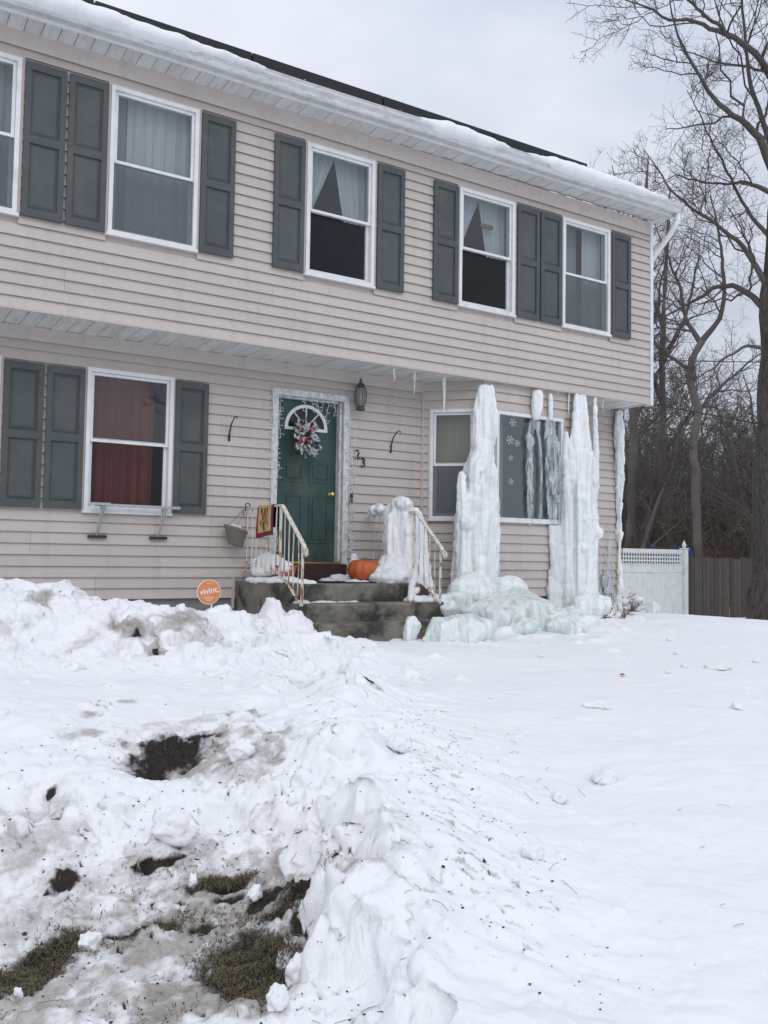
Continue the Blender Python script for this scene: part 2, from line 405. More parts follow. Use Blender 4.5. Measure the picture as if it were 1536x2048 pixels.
h = N(n, 'ShaderNodeMath', operation='ADD'); LK(n, noise(n, v, 55, 5, .65), h.inputs[0]); LK(n, noise(n, v, 210, 3, .6), h.inputs[1])
bump(n, b, h.outputs[0], .45, .008)
MAT['snow_plain'] = m
# ------------------------------------------------------------------ snow-covered ground
def ground_z(x, y):
    yy = np.minimum(y, -0.8)
    yy = np.maximum(yy, -9.5)
    z = -0.75 + 0.083 * (yy + 8.7)
    z = z - 0.075 * np.clip(x - 9, 0, 7) - 0.01 * np.clip(y - 2, 0, 40)
    return z

CREST_Y = [-12, -8.0, -6.84, -6.62, -6.48, -6.39, -6.28, -6.08, -5.81, -5.39, -4.91, -4.29, -3.6, -3.0, 20]
CREST_X = [-0.9, -0.45, 0.0, 0.08, 0.13, 0.10, 0.13, 0.24, 0.38, 0.60, 0.86, 1.18, 1.5, 1.8, 1.8]
CREST_H = [0.2, 0.2, 0.22, 0.23, 0.25, 0.28, 0.30, 0.32, 0.34, 0.34, 0.34, 0.32, 0.26, 0.12, 0.05]
BANK_X = [-9, -3, -0.9, -0.4, 0.06, 0.40, 0.65, 1.15, 1.7, 2.25, 2.7, 3.5, 5, 30]
BANK_H = [0.5, 0.66, 0.66, 0.69, 0.67, 0.63, 0.58, 0.49, 0.39, 0.29, 0.23, 0.16, 0.1, 0.0]

def snow_base(x, y):
    g = ground_z(x, y)
    lawn = 0.10 + 0.035 * fbm(x * .45, y * .45, s=3, o=3) + 0.006 * fbm(x * 3, y * 3, s=5, o=2)
    wob = 0.035 * fbm(x * 2.2, y * 2.2, s=11, o=3)
    xr = np.interp(y, CREST_Y, CREST_X) + wob + 0.03
    H = 1.14 * np.interp(y, CREST_Y, CREST_H) * (1 + 0.18 * fbm(x * 3.1, y * 3.1, s=12, o=3)) 
    L = x - xr
    wid = 0.70 + 0.16 * fbm(x * 1.3, y * 1.3, s=13, o=2)
    right = lawn + np.maximum(H - lawn, 0) * np.exp(-(np.maximum(L, 0) / wid) ** 1.2)
    D = np.interp(y, [-12, -6.2, -5.6, -5.2, -4.9, -4.4, -3.7, -3.0, -2.0, 0.6], [0.06, 0.03, 0.015, 0.09, 0.23, 0.31, 0.34, 0.34, 0.25, 0.15])
    D = D + 0.03 * fbm(x * 1.6, y * 1.6, s=14, o=3) 
    fw = 0.23 + 0.74 * sstep(-5.75, -5.0, y)
    face = sstep(-fw, 0.04, L + 0.08 * fbm(x * 7, y * 7, s=15, o=3))
    face = np.where(y > 99, np.maximum(face, sstep(-3.9, -3.0, y) * 0 + sstep(-0.17 - 1.6 * sstep(-3.9, -2.6, y), 0.03, L)), face)
    h = D + (right - D) * face
    # shovelled bank along the house
    yc = -2.32 + 0.16 * fbm(x * .9, 0 * x, s=16, o=2)
    bh = np.interp(x, BANK_X, BANK_H) * (1 + 0.10 * fbm(x * 2.3, y * 1.2, s=17, o=3))
    dy = y - yc
    prof = np.where(dy < 0, np.exp(-(np.abs(dy) / 0.52) ** 2.4), np.exp(-(np.abs(dy) / 0.75) ** 2))
    h = h + np.maximum(bh - h, 0) * prof
    # heap left of the steps
    h = np.maximum(h, (0.42 + .14 * fbm(x * 6, y * 6, s=19, o=4)) * np.exp(-(((x - 2.27) / 0.40) ** 2 + ((y + 1.12) / 0.30) ** 2) ** 1.1))
    h = np.maximum(h, (.27 + .05 * fbm(x * 4, y * 4, s=20, o=3)) * np.exp(-(((x - 1.95) / .62) ** 2 + ((y + .75) / .75) ** 2) ** 1.5))
    # cleared spot at the foot of the steps
    st = sstep(2.5, 2.75, x) * (1 - sstep(4.1, 4.4, x)) * sstep(-1.62, -1.35, y)
    h = h * (1 - st) + 0.05 * st
    # raised debris apron below the ice falls
    h = h + 0.07 * np.exp(-(((x - 5.6) / 1.5) ** 2 + ((y + 1.0) / 0.8) ** 2)) * (1 + 0.5 * fbm(x * 2.5, y * 2.5, s=18, o=3))
    # a bowl where the turf was torn open
    for (cx, cy, r, d) in HOLLOWS:
        e = ((x - cx) / r) ** 2 + ((y - cy) / (r * 0.8)) ** 2
        h = h - d * np.exp(-e ** 1.5)
    return g + np.maximum(h, -0.05)
HOLLOWS = [(0.02, -4.72, 0.26, 0.10), (-0.62, -4.9, 0.12, 0.08), (0.1, -5.25, 0.10, 0.06), (0.25, -2.95, 0.10, 0.10)]

def axis(segs):
    out = [segs[0][0]]
    for a, b, d0, d1 in segs:
        n = max(1, int(round((b - a) / ((d0 + d1) / 2)))); w = np.linspace(d0, d1, n); w *= (b - a) / w.sum()
        out += list(a + np.cumsum(w))
    return np.array(out)

GX = axis([(-160, -20, 20, 4), (-20, -3, 2, .12), (-3, -1.5, .1, .02), (-1.5, 1.9, .0105, .0105), (1.9, 4.5, .0105, .03), (4.5, 8.7, .03, .035), (8.7, 20, .04, .5), (20, 160, 1.5, 20)])
GY = axis([(-160, -20, 20, 4), (-20, -8.4, 2, .06), (-8.4, -7.2, .05, .0105), (-7.2, -3.6, .0105, .0115), (-3.6, -1.0, .0115, .02), (-1.0, 1.2, .022, .05), (1.2, 6, .06, .15), (6, 30, .2, 2.2), (30, 160, 3, 20)])

def make_terrain():
    X, Y = np.meshgrid(GX, GY, indexing='ij')
    Z = snow_base(X, Y)
    near = np.exp(-((X - 0.5) / 9) ** 2 - ((Y + 4) / 8) ** 2)
    G = ground_z(X, Y)
    xr = np.interp(Y, CREST_Y, CREST_X)
    L = X - xr
    # disturbed-snow mask
    left = sstep(0.25, -0.1, L) * sstep(-9, -8, Y)
    bank = np.exp(-(((Y + 2.5) / 0.75) ** 2)) * sstep(3.2, 1.8, X)
    slope = np.exp(-((L - 0.40) / 0.6) ** 2) * sstep(-3.0, -3.8, Y)
    apron = np.exp(-(((X - 5.4) / 1.9) ** 2 + ((Y + 1.1) / 0.9) ** 2))
    smooth_mid = np.exp(-(((X - 0.0) / 1.1) ** 2 + ((Y + 3.75) / 0.6) ** 2))
    rough = np.clip(np.maximum.reduce([left * (1 - 0.88 * smooth_mid), bank, 0.45 * slope, 0.9 * apron, np.exp(-(((X - 2.3) / .45) ** 2 + ((Y + 1.15) / .4) ** 2)), 0.10 + 0 * X]), 0, 1) * near
    Z = Z + rough * (0.022 * fbm(X * 5, Y * 5, s=21, o=3) + 0.007 * fbm(X * 19, Y * 19, s=22, o=3) + 0.005 * np.abs(fbm(X * 45, Y * 45, s=23, o=2)))
    Z = Z + near * 0.0022 * fbm(X * 30, Y * 30, s=24, o=2) + near * .010 * np.abs(fbm(X * 2.3, Y * 4.1, s=27, o=4)) * (1 - rough)
    # wind-scoured streaks on the ridge slope
    a = (X * 0.82 - Y * 0.57); b = (X * 0.57 + Y * 0.82)
    Z = Z + slope * sstep(.0, .2, L) * near * 0.012 * fbm(a * 2.2, b * 11, s=26, o=3)
    # clods: rounded lumps thrown up by the shovel, stamped one by one
    rng = np.random.RandomState(5)
    def stamp(n, xr_, yr_, r0, r1, keep, flat=(0.5, 0.9)):
        xs = rng.uniform(*xr_, n); ys = rng.uniform(*yr_, n); rs = r0 * (r1 / r0) ** (rng.rand(n) ** 2.2)
        fl = rng.uniform(*flat, n); rot = rng.uniform(0, math.pi, n); asp = rng.uniform(.55, 1, n); pr = rng.rand(n)
        for k in range(n):
            i0, i1 = np.searchsorted(GX, [xs[k] - rs[k] * 1.3, xs[k] + rs[k] * 1.3]); j0, j1 = np.searchsorted(GY, [ys[k] - rs[k] * 1.3, ys[k] + rs[k] * 1.3])
            if i1 - i0 < 2 or j1 - j0 < 2: continue
            im, jm = (i0 + i1) // 2, (j0 + j1) // 2
            if pr[k] > keep[im, jm]: continue
            xx = X[i0:i1, j0:j1] - xs[k]; yy = Y[i0:i1, j0:j1] - ys[k]
            c, s_ = math.cos(rot[k]), math.sin(rot[k])
            u = (c * xx + s_ * yy) / rs[k]; v = (-s_ * xx + c * yy) / (rs[k] * asp[k])
            e = np.abs(u) ** 2.6 + np.abs(v) ** 2.6
            e = e * (1 + 0.35 * vnoise(xx * 2.2 / rs[k] + k, yy * 2.2 / rs[k], s=k % 50))
            if k % 3:      # angular broken block: a flat top cut by a few slanting planes
                top = 0.62 + 0.25 * (math.cos(rot[k] * 3) * u + math.sin(rot[k] * 5) * v)
                for ai in range(5):
                    aa = rot[k] * 7 + ai * 1.2566 + 0.5 * math.sin(k + ai * 2.1); top = np.minimum(top, 2.1 * (0.86 - (math.cos(aa) * u + math.sin(aa) * v)))
                cap = np.clip(top, 0, 1) * rs[k] * fl[k] * 1.05
            else: cap = np.clip(1 - e, 0, 1) ** 0.6 * rs[k] * fl[k]
            zc = Z[im, jm]
            zz = Z[i0:i1, j0:j1]
            Z[i0:i1, j0:j1] = np.where(e < 1, np.maximum(zz, zz * 0.6 + zc * 0.4 + cap - 0.25 * rs[k] * fl[k]), zz)
    stamp(90, (-1.4, 2.6), (-2.9, -1.9), 0.10, 0.24, bank, (.35, .6))
    stamp(1100, (-1.4, 3.0), (-3.2, -1.7), 0.015, 0.10, bank)
    stamp(1500, (-1.5, 1.3), (-6.9, -3.2), 0.012, 0.085, left * (1 - 0.85 * smooth_mid) * 0.5)
    stamp(1600, (-1.3, 1.0), (-7.0, -5.0), 0.010, 0.035, left * 0.6, (0.4, 0.8))
    stamp(260, (-.3, 2.2), (-7.2, -3.2), 0.03, 0.13, np.exp(-((L - .12) / .16) ** 2), (.35, .7))
    stamp(800, (0.2, 3.4), (-7.4, -3.2), 0.012, 0.07, slope * sstep(.12, .25, L) * 0.40, (0.3, 0.6))
    stamp(700, (3.0, 8.5), (-2.8, 0.2), 0.03, 0.17, apron, (0.3, 0.7))
    stamp(160, (1.8, 2.8), (-1.6, -.7), 0.02, 0.09, np.exp(-(((X - 2.3) / .45) ** 2 + ((Y + 1.15) / .4) ** 2)))
    stamp(160, (1.0, 8.0), (-7.5, -1.5), 0.02, 0.06, 0.4 + 0 * X, (0.3, 0.6))
    return X, Y, Z, rough, left, L
# ------------------------------------------------------------------ the house
YU, YL = 0.0, 0.626           # wall planes: overhanging upper storey, lower storey
XL, XR = -5.2, 8.655          # house ends
ZS, ZT, ZB = 3.065, 5.745, 0.30   # underside of overhang, top of siding, bottom of siding
EAVE = lambda x: 0.0075 * (x - 4.0)
CH = 0.1148
house = empty('house', (2.0, 4.0, 0.0), 'two-storey house in dusty pink clapboard with dark green shutters', 'house')

# clapboard profile, one metre long, shared by every board (bottom lip proud, thin shadow gap under it)
mb = MB(); mb.prism([(0.012, 0.009), (0.012, CH - .001), (0.001, CH - .001), (-0.020, 0.004), (-0.020, -0.003), (-0.0155, -0.003), (-0.0155, 0.009)], 'x', 0, 1)
_bo = mb.build('siding_board', 'siding'); BOARD = _bo.data; bpy.data.objects.remove(_bo)
BOARD.transform(Matrix.Translation(Vector((0.5, -0.004, -0.003))))  # build() recentres; bring the corner back to 0,0,0

def courses(part, p0, p1, z0, z1, opens, seams=(), top=None):
    """clapboards from p0 to p1 (ground-plan points, wall faces the right-hand side of p1->p0), cut round the openings (u0,u1,za,zb)"""
    p0, p1 = Vector((*p0, 0)), Vector((*p1, 0)); d = p1 - p0; Ln = d.length; d.normalize(); rz = math.atan2(d.y, d.x)
    k = 0; z = z0
    while z < z1 - 0.02:
        h = min(CH, z1 - z)
        cuts = [(u0, u1) for (u0, u1, za, zb) in opens if za < z + h * .6 and zb > z + h * .4]
        segs = []; a = 0.0
        for u0, u1 in sorted(cuts):
            if u0 - a > .02: segs.append((a, u0))
            a = u1
        if Ln - a > .02: segs.append((a, Ln))
        out = []
        for s0, s1 in segs:
            js = sorted(u for (u, kk) in seams if s0 + .1 < u < s1 - .1 and kk == (k // 2))
            b0 = s0
            for u in js: out.append((b0, u - .0012)); b0 = u + .0012
            out.append((b0, s1))
        for s0, s1 in out:
            q = p0 + d * s0
            put('siding_board', BOARD, (q.x, q.y, z), part, rz, (s1 - s0, 1, h / CH))
        z += CH; k += 1

def panel_wall(name, x0, x1, y0, y1, z0, z1, opens, mat='siding'):
    """solid wall slab with rectangular openings (x0,x1,z0,z1)"""
    xs = sorted({x0, x1, *[o[0] for o in opens], *[o[1] for o in opens]}); mb = MB()
    for a, b in zip(xs[:-1], xs[1:]):
        cut = sorted((o[2], o[3]) for o in opens if o[0] <= a + 1e-6 and o[1] >= b - 1e-6)
        z = z0
        for c0, c1 in cut:
            mb.box(a, b, y0, y1, z, c0); z = c1
        mb.box(a, b, y0, y1, z, z1)
    return mb

WZ0, WZ1 = 3.93, 5.465
UPW = [(-0.955, -0.02), (0.79, 1.73), (2.975, 3.895), (5.113, 6.04), (6.862, 7.787)]
LZ0, LZ1 = 1.20, 2.73
LOW = [(-0.965, -0.02), (0.79, 1.742)]
DOOR = (2.905, 3.935, 0.66, 2.745)
e = .0
up_op = [(a, b, WZ0, WZ1) for a, b in UPW]
lo_op = [(a, b, LZ0, LZ1) for a, b in LOW] + [DOOR]
uw = panel_wall('w', XL, XR, YU + .014, YU + .12, ZS + .004, ZT + .02, up_op).build('upper_wall', 'siding', house)
lw = panel_wall('w', XL, 5.04, YL + .014, YL + .12, ZB, ZS - .004, lo_op).box(7.72, XR, YL + .014, YL + .12, ZB, ZS - .004).build('lower_wall', 'siding', house)
rs = random.Random(3)
courses(uw, (XL, YU), (XR - .04, YU), ZS, ZT, [(a - XL, b - XL, c, d) for a, b, c, d in up_op],
        [(x - XL, k) for x, k in [(0.42, 1), (2.55, 12), (2.6, 2), (5.0, 1), (7.3, 0), (3.3, 3), (-.6, 4), (6.4, 3)]])
courses(lw, (XL, YL), (5.03, YL), ZB, ZS, [(a - XL, b - XL, c, d) for a, b, c, d in lo_op],
        [(x - XL, k) for x, k in [(0.95, 0), (1.62, 1), (2.2, 3), (0.3, 2), (4.4, 5), (2.3, 8), (4.5, 10)]])
courses(lw, (7.73, YL), (XR - .03, YL), ZB, ZS, [])
# angled bay under the overhang
BL0, BF0, BF1, BR0 = (5.04, YL), (5.60, 0.066), (7.16, 0.066), (7.72, YL)
PICT = (5.79, 6.972, 1.258, 2.705)
bay = panel_wall('b', BF0[0], BF1[0], .080, .15, ZB, ZS - .004, [PICT]).build('bay_wall', 'siding', house)
Ls = math.hypot(.56, .56)
SIDEW = (.10, .72, 1.26, 2.71)
def slant(mb, p0, p1):
    a = math.atan2(p1[1] - p0[1], p1[0] - p0[0]); mb.rotz(a, (0, 0))
    for V in mb.v: V[:, 0] += p0[0]; V[:, 1] += p0[1]
    return mb
slant(panel_wall('b', 0, Ls, .014, .09, ZB, ZS - .004, [SIDEW]), BL0, BF0).build('bay_side', 'siding', house)
slant(panel_wall('b', 0, Ls, .014, .09, ZB, ZS - .004, [SIDEW]), BF1, BR0).build('bay_side', 'siding', house)
courses(bay, BF0, BF1, ZB, ZS - .01, [(PICT[0] - 5.6, PICT[1] - 5.6, PICT[2], PICT[3])])
courses(bay, BL0, BF0, ZB, ZS - .01, [SIDEW])
courses(bay, BF1, BR0, ZB, ZS - .01, [SIDEW])
# end walls, back wall, floors: clapboard courses modelled in one mesh each (far round the corner)
def side(name, x, s, y0, y1, z0, z1):
    prof = []; z = z0; mb = MB()
    while z < z1:
        h = min(CH, z1 - z)
        mb.prism([(x, z), (x, z + h), (x + s * .003, z + h), (x + s * .018, z)][::s], 'y', y0, y1); z += CH
    mb.box(min(x, x - s * .1), max(x, x - s * .1), y0, y1, z0, z1)
    return mb
DEP = 8.2
side('s', XR - .02, 1, YU + .13, DEP, ZS, ZT).build('end_wall', 'siding', house)
side('s', XR - .02, 1, YL + .13, DEP, ZB, ZS - .012).build('end_wall', 'siding', house)
side('s', XL + .02, -1, YU + .13, DEP, ZS, ZT).build('end_wall', 'siding', house)
side('s', XL + .02, -1, YL + .13, DEP, ZB, ZS - .012).build('end_wall', 'siding', house)
MB().box(XL + .13, XR - .15, DEP - .1, DEP, ZB, ZT).build('back_wall', 'siding', house)
MB().box(XL + .13, XR - .15, YL + .13, DEP - .11, ZS + .02, ZS + .2).box(XL + .13, XR - .15, YU + .13, DEP - .11, ZT - .05, ZT + .05).box(XL + .13, XR - .15, YL + .13, DEP - .11, ZB, ZB + .12).build('floor', 'interior', house)
for x in (-1.3, 2.35, 4.5): MB().box(x, x + .1, YL + .25, DEP - .12, ZS + .21, ZT - .06).build('partition', 'interior', house)
for x in (2.2, 4.6): MB().box(x, x + .1, YL + .25, DEP - .12, ZB + .13, ZS + .01).build('partition', 'interior', house)
MB().box(XL + .03, XR - .05, YL + .03, DEP - .05, -.6, ZB - .004).build('foundation', 'foundation', house)
slabb = MB(); slabb.prism([(5.06, YL + .025), (5.62, .10), (7.14, .10), (7.70, YL + .025)][::-1], 'z', -.6, ZB - .004); slabb.build('foundation', 'foundation', house)
# corner posts and starter strips
MB().box(XR - .045, XR + .012, YU - .026, YU + .10, ZS - .02, ZT + .01).build('corner_post', 'white_vinyl', house)
MB().box(XR - .035, XR + .012, YL - .024, YL + .10, ZB - .02, ZS - .015).build('corner_post', 'siding', house)
MB().box(5.02, 5.055, YL - .03, YL + .0, ZB, ZS - .01).build('corner_post', 'siding', house)
MB().box(2.46, 2.49, YL - .026, YL - .0, ZB - .12, .55).build('corner_strip', 'siding', house)
MB().box(XL, XR - .05, YU - .022, YU - .001, ZS - .016, ZS - .004).build('drip_strip', 'siding', house)
MB().box(XL, 5.02, YL - .036, YL - .023, ZS - .15, ZS - .012).build('frieze_strip', 'siding', house)
MB().box(XL, XR - .05, YU - .036, YU - .023, ZT - .19, ZT - .004).build('frieze_strip', 'siding', house)

# soffits: every slat its own piece
mb = MB(); mb.prism([(0.004, 0), (.146, 0), (.150, .012), (.150, .02), (0, .02), (0, .012)], 'y', 0, 1)
o = mb.build('soffit_slat', 'soffit_white'); SLAT = o.data; bpy.data.objects.remove(o); SLAT.transform(Matrix.Translation(Vector((.075, .5, 0))))
lows = MB().box(XL, XR - .02, YU + .02, YL + .02, ZS + .012, ZS + .018).build('lower_soffit', 'soffit_white', house)
i = 0; x = -1.4
while x < XR - .2:
    put('soffit_slat', SLAT, (x, YU + .004, ZS - .012 + (.004 if i % 2 else 0)), lows, 0, (1, YL - YU - .006, 1)); x += .152; i += 1
SOY = -.285
tops = MB(); tops.add([(XL, SOY, ZT + .02 + EAVE(XL)), (XR + .1, SOY, ZT + .02 + EAVE(XR)), (XR + .1, .0, ZT + .02 + EAVE(XR)), (XL, .0, ZT + .02 + EAVE(XL)),
    (XL, SOY, ZT + .026 + EAVE(XL)), (XR + .1, SOY, ZT + .026 + EAVE(XR)), (XR + .1, .0, ZT + .026 + EAVE(XR)), (XL, .0, ZT + .026 + EAVE(XL))],
    [(0, 3, 2, 1), (4, 5, 6, 7), (0, 1, 5, 4), (1, 2, 6, 5), (2, 3, 7, 6), (3, 0, 4, 7)])
tops = tops.build('upper_soffit', 'soffit_white', house)
i = 0; x = -1.4
while x < XR - .02:
    put('soffit_slat', SLAT, (x, SOY + .01, ZT - .004 + EAVE(x) + (.007 if i % 2 else 0)), tops, 0, (1, -SOY - .012, 1)); x += .152; i += 1

# fascia and K-style gutter following the eave
def run(mb, prof, x0, x1, n=10):
    xs = np.linspace(x0, x1, n); m_ = len(prof)
    V = [(x, y, z + EAVE(x) + .006 * math.sin(x * 1.7)) for x in xs for (y, z) in prof]
    F = [(i * m_ + j, i * m_ + (j + 1) % m_, (i + 1) * m_ + (j + 1) % m_, (i + 1) * m_ + j) for i in range(n - 1) for j in range(m_)]
    F += [tuple(range(m_)), tuple(range((n - 1) * m_, n * m_))[::-1]]
    return mb.add(V, F)
FX1 = XR + .17
run(MB(), [(SOY - .022, ZT - .012), (SOY - .022, ZT + .19), (SOY - .002, ZT + .19), (SOY - .002, ZT - .012)], XL, FX1 - .02).build('fascia', 'white_vinyl', house)
gy, gz = SOY - .026, ZT + .02
prof = [(gy, gz), (gy - .075, gz), (gy - .090, gz + .018), (gy - .098, gz + .055), (gy - .128, gz + .085), (gy - .132, gz + .118), (gy - .140, gz + .122), (gy - .140, gz + .132),
        (gy - .124, gz + .132), (gy - .122, gz + .09), (gy - .09, gz + .06), (gy - .08, gz + .022), (gy - .004, gz + .012), (gy - .004, gz + .13), (gy, gz + .13)]
gut = run(MB(), prof[::-1], XL, FX1, 24).build('gutter', 'gutter_metal', house)
x = -4.6
while x < 8.6:   # gutter spikes
    zz = gz + .118 + EAVE(x); MB().box(x, x + .012, gy - .150, gy, zz + .012, zz + .022).build('gutter_spike', 'galvanised', gut); x += 1.22
run(MB(), [(gy, gz + .01), (gy - .13, gz + .01), (gy - .13, gz + .125), (gy, gz + .125)], FX1 + .001, FX1 + .006, 2).build('gutter_end_cap', 'gutter_metal', gut)
# downspout elbow back to the end wall
ez = EAVE(XR)
pts = [(XR + .13, gy - .06, gz + ez), (XR + .13, gy - .058, gz - .10 + ez), (XR + .115, gy + .0, gz - .20 + ez), (XR + .09, gy + .12, gz - .34 + ez), (XR + .07, gy + .30, gz - .50 + ez), (XR + .065, gy + .40, gz - .62 + ez), (XR + .065, gy + .42, gz - .8 + ez), (XR + .065, gy + .42, 3.2)]
MB().tube(pts, .040, 10).build('downspout', 'white_vinyl', house, True)

# roof planes (low slope), shingles, gable ends
RPZ = .43
ry0, rz0 = SOY - .05, ZT + .20
RYM = (DEP + .3 + ry0) / 2; RZM = rz0 + (RYM - ry0) * RPZ
mb = MB()
def rp(x, y, z): return (x, y, z + EAVE(x))
X0, X1 = XL - .2, XR + .19
for t in (0,):
    mb.add([rp(X0, ry0, rz0), rp(X1, ry0, rz0), rp(X1, RYM, RZM), rp(X0, RYM, RZM), rp(X0, ry0, rz0 + .03), rp(X1, ry0, rz0 + .03), rp(X1, RYM, RZM + .03), rp(X0, RYM, RZM + .03)],
           [(0, 3, 2, 1), (4, 5, 6, 7), (0, 1, 5, 4), (1, 2, 6, 5), (2, 3, 7, 6), (3, 0, 4, 7)])
    yb = 2 * RYM - ry0
    mb.add([rp(X0, yb, rz0), rp(X1, yb, rz0), rp(X1, RYM + .002, RZM), rp(X0, RYM + .002, RZM), rp(X0, yb, rz0 + .03), rp(X1, yb, rz0 + .03), rp(X1, RYM + .002, RZM + .03), rp(X0, RYM + .002, RZM + .03)],
           [(0, 1, 2, 3), (4, 7, 6, 5), (0, 4, 5, 1), (1, 5, 6, 2), (2, 6, 7, 3), (3, 7, 4, 0)])
roof = mb.build('roof', 'shingle', house)
for x in (XL, XR - .1):
    MB().prism([(YU + .05, ZT + .03), (DEP, ZT + .03), (RYM, RZM - .12)], 'x', x, x + .09).build('gable', 'siding', house)

# windows ----------------------------------------------------------
def window(x0, x1, z0, z1, y, veil=False, dark_gap=True, rot=None, picture=False):
    """double-hung vinyl window set in its opening; y = wall plane"""
    def fin(mb, nm, mat, par):
        if rot: slant(mb, *rot)
        return mb.build(nm, mat, par)
    def ring(mb, a, b, c, d, w, y0, y1, wt=None):
        wt = wt or w
        mb.box(a, a + w, y0, y1, c, d); mb.box(b - w, b, y0, y1, c, d); mb.box(a + w, b - w, y0, y1, c, c + wt); mb.box(a + w, b - w, y0, y1, d - wt, d); return mb
    g = .002
    root = fin(ring(MB(), x0 + .014, x1 - .014, z0 + .014, z1 - .014, .042, y - .034, y + .10), 'window', 'white_vinyl', house)
    fin(ring(MB(), x0 - .012, x1 + .012, z0 - .012, z1 + .012, .024, y - .024, y + .013), 'channel_trim', 'siding', root)
    fin(MB().box(x0 + .0, x1 - .0, y - .052, y - .025, z0 - .006, z0 + .022), 'sill', 'white_vinyl', root)
    a, b, c, d = x0 + .058, x1 - .058, z0 + .058, z1 - .058
    if picture:
        fin(MB().box(a, b, y + .020, y + .026, c, d), 'pane', 'glass_picture', root)
        return root
    zm = (c + d) / 2
    us = fin(ring(MB(), a, b, zm - .022, d, .030, y - .010, y + .026), 'upper_sash', 'white_vinyl', root)
    fin(MB().box(a + .031, b - .031, y + .006, y + .011, zm + .009, d - .031), 'pane', 'glass_upper', us)
    ls = fin(ring(MB(), a, b, c, zm + .024, .036, y + .029, y + .064), 'lower_sash', 'white_vinyl', root)
    fin(MB().box(a + .037, b - .037, y + .044, y + .049, c + .037, zm - .013), 'pane', 'glass_screen' if veil == 'frame' else 'glass', ls)
    if veil: fin(MB().box(a + .002, b - .002, y - .002, y + .0005, c, zm - .024), 'insect_screen', 'glass_screen', root)
    return root
for i, (a, b) in enumerate(UPW): window(a, b, WZ0, WZ1, YU, veil=i in (0, 1, 4))
for i, (a, b) in enumerate(LOW): window(a, b, LZ0, LZ1, YL, veil=False)
window(*PICT[:2], PICT[2], PICT[3], .066, picture=True)
window(SIDEW[0], SIDEW[1], SIDEW[2], SIDEW[3], 0, veil=True, rot=(BL0, BF0))
window(SIDEW[0], SIDEW[1], SIDEW[2], SIDEW[3], 0, veil=False, rot=(BF1, BR0))

# shutters ---------------------------------------------------------
SW = .375
def shutter_meshes(h):
    mb = MB(); t = .028; st = .055; rail = .075; mid = h * .5
    mb.box(0, st, -t, 0, 0, h); mb.box(SW - st, SW, -t, 0, 0, h)
    for za, zb_ in ((0, rail), (mid - .04, mid + .04), (h - rail, h)): mb.box(st, SW - st, -t, 0, za, zb_)
    mb.box(st, SW - st, -.010, 0, rail, mid - .04); mb.box(st, SW - st, -.010, 0, mid + .04, h - rail)
    for sx in (.02, SW - .02):
        for sz in (.09, h - .09): mb.lathe([(.006, 0), (.006, .004)], (0, 0, 0), 6)
    def pan(za, zb_):
        p = MB(); x0, x1 = st + .012, SW - st - .012; za += .012; zb_ -= .012; q = .028
        P = [(x0, -.0105, za), (x1, -.0105, za), (x1, -.0105, zb_), (x0, -.0105, zb_), (x0 + q, -.024, za + q), (x1 - q, -.024, za + q), (x1 - q, -.024, zb_ - q), (x0 + q, -.024, zb_ - q)]
        p.add(P, [(4, 5, 6, 7), (0, 1, 5, 4), (1, 2, 6, 5), (2, 3, 7, 6), (3, 0, 4, 7), (3, 2, 1, 0)]); return p
    out = []
    for m_, nm in ((mb, 'shutter'), (pan(rail, mid - .04), 'panel'), (pan(mid + .04, h - rail), 'panel')):
        V = m_.V(); me = bpy.data.meshes.new(nm); me.from_pydata(V.tolist(), [], m_.f); me.update(); me.materials.append(MAT['shutter_paint']); out.append(me)
    return out
def shutters(xs, y, z0, h):
    ms_ = shutter_meshes(h)
    bv = ms_
    for x in xs:
        s = put('shutter', ms_[0], (x, y - .021, z0), house)
        put('panel', ms_[1], (x, y - .021, z0), s); put('panel', ms_[2], (x, y - .021, z0), s)
shutters([-1.35, 0.0, .40, 1.746, 2.581, 3.918, 4.725, 6.067, 6.468, 7.801], YU, 3.945, 1.49)
shutters([-1.36, 0.0, .404, 1.747], YL, 1.225, 1.46)

# door -------------------------------------------------------------
fr = MB(); a, b, c, d = DOOR
fr.box(a, a + .075, YL - .045, YL + .10, c - .10, d); fr.box(b - .075, b, YL - .045, YL + .10, c - .10, d); fr.box(a + .075, b - .075, YL - .045, YL + .10, d - .075, d)
frame = fr.build('door_frame', 'trim_weathered', house)
fr = MB(); fr.box(a + .076, a + .098, YL + .01, YL + .11, c, d - .076); fr.box(b - .098, b - .076, YL + .01, YL + .11, c, d - .076); fr.box(a + .098, b - .098, YL + .01, YL + .11, d - .098, d - .076)
fr.build('door_stop', 'trim_weathered', frame)
fr = MB(); fr.box(b - .118, b - .100, YL - .012, YL + .085, c, d - .10); fr.build('storm_frame', 'trim_weathered', frame)
dx0, dx1, dz0, dz1 = a + .100, b - .120, c + .055, d - .10
door = MB().box(dx0, dx1, YL + .072, YL + .11, dz0, dz1).build('door', 'door_green', house)
dw = dx1 - dx0; dm = (dx0 + dx1) / 2
def dpanel(x0, x1, z0, z1):
    m_ = MB(); yy = YL + .0715; q = .022
    for (u0, u1, w0, w1) in ((x0, x1, z0, z0 + q), (x0, x1, z1 - q, z1), (x0, x0 + q, z0 + q, z1 - q), (x1 - q, x1, z0 + q, z1 - q)): m_.box(u0, u1, yy - .008, yy - .0002, w0, w1)
    m_.box(x0 + .05, x1 - .05, yy - .010, yy - .0002, z0 + .05, z1 - .05); m_.build('door_panel', 'door_green', door)
for s in (-1, 1):
    xa, xb = (dm - .31, dm - .045) if s < 0 else (dm + .045, dm + .31)
    dpanel(xa, xb, dz0 + .22, dz0 + .80); dpanel(xa, xb, dz0 + .95, dz0 + 1.20)
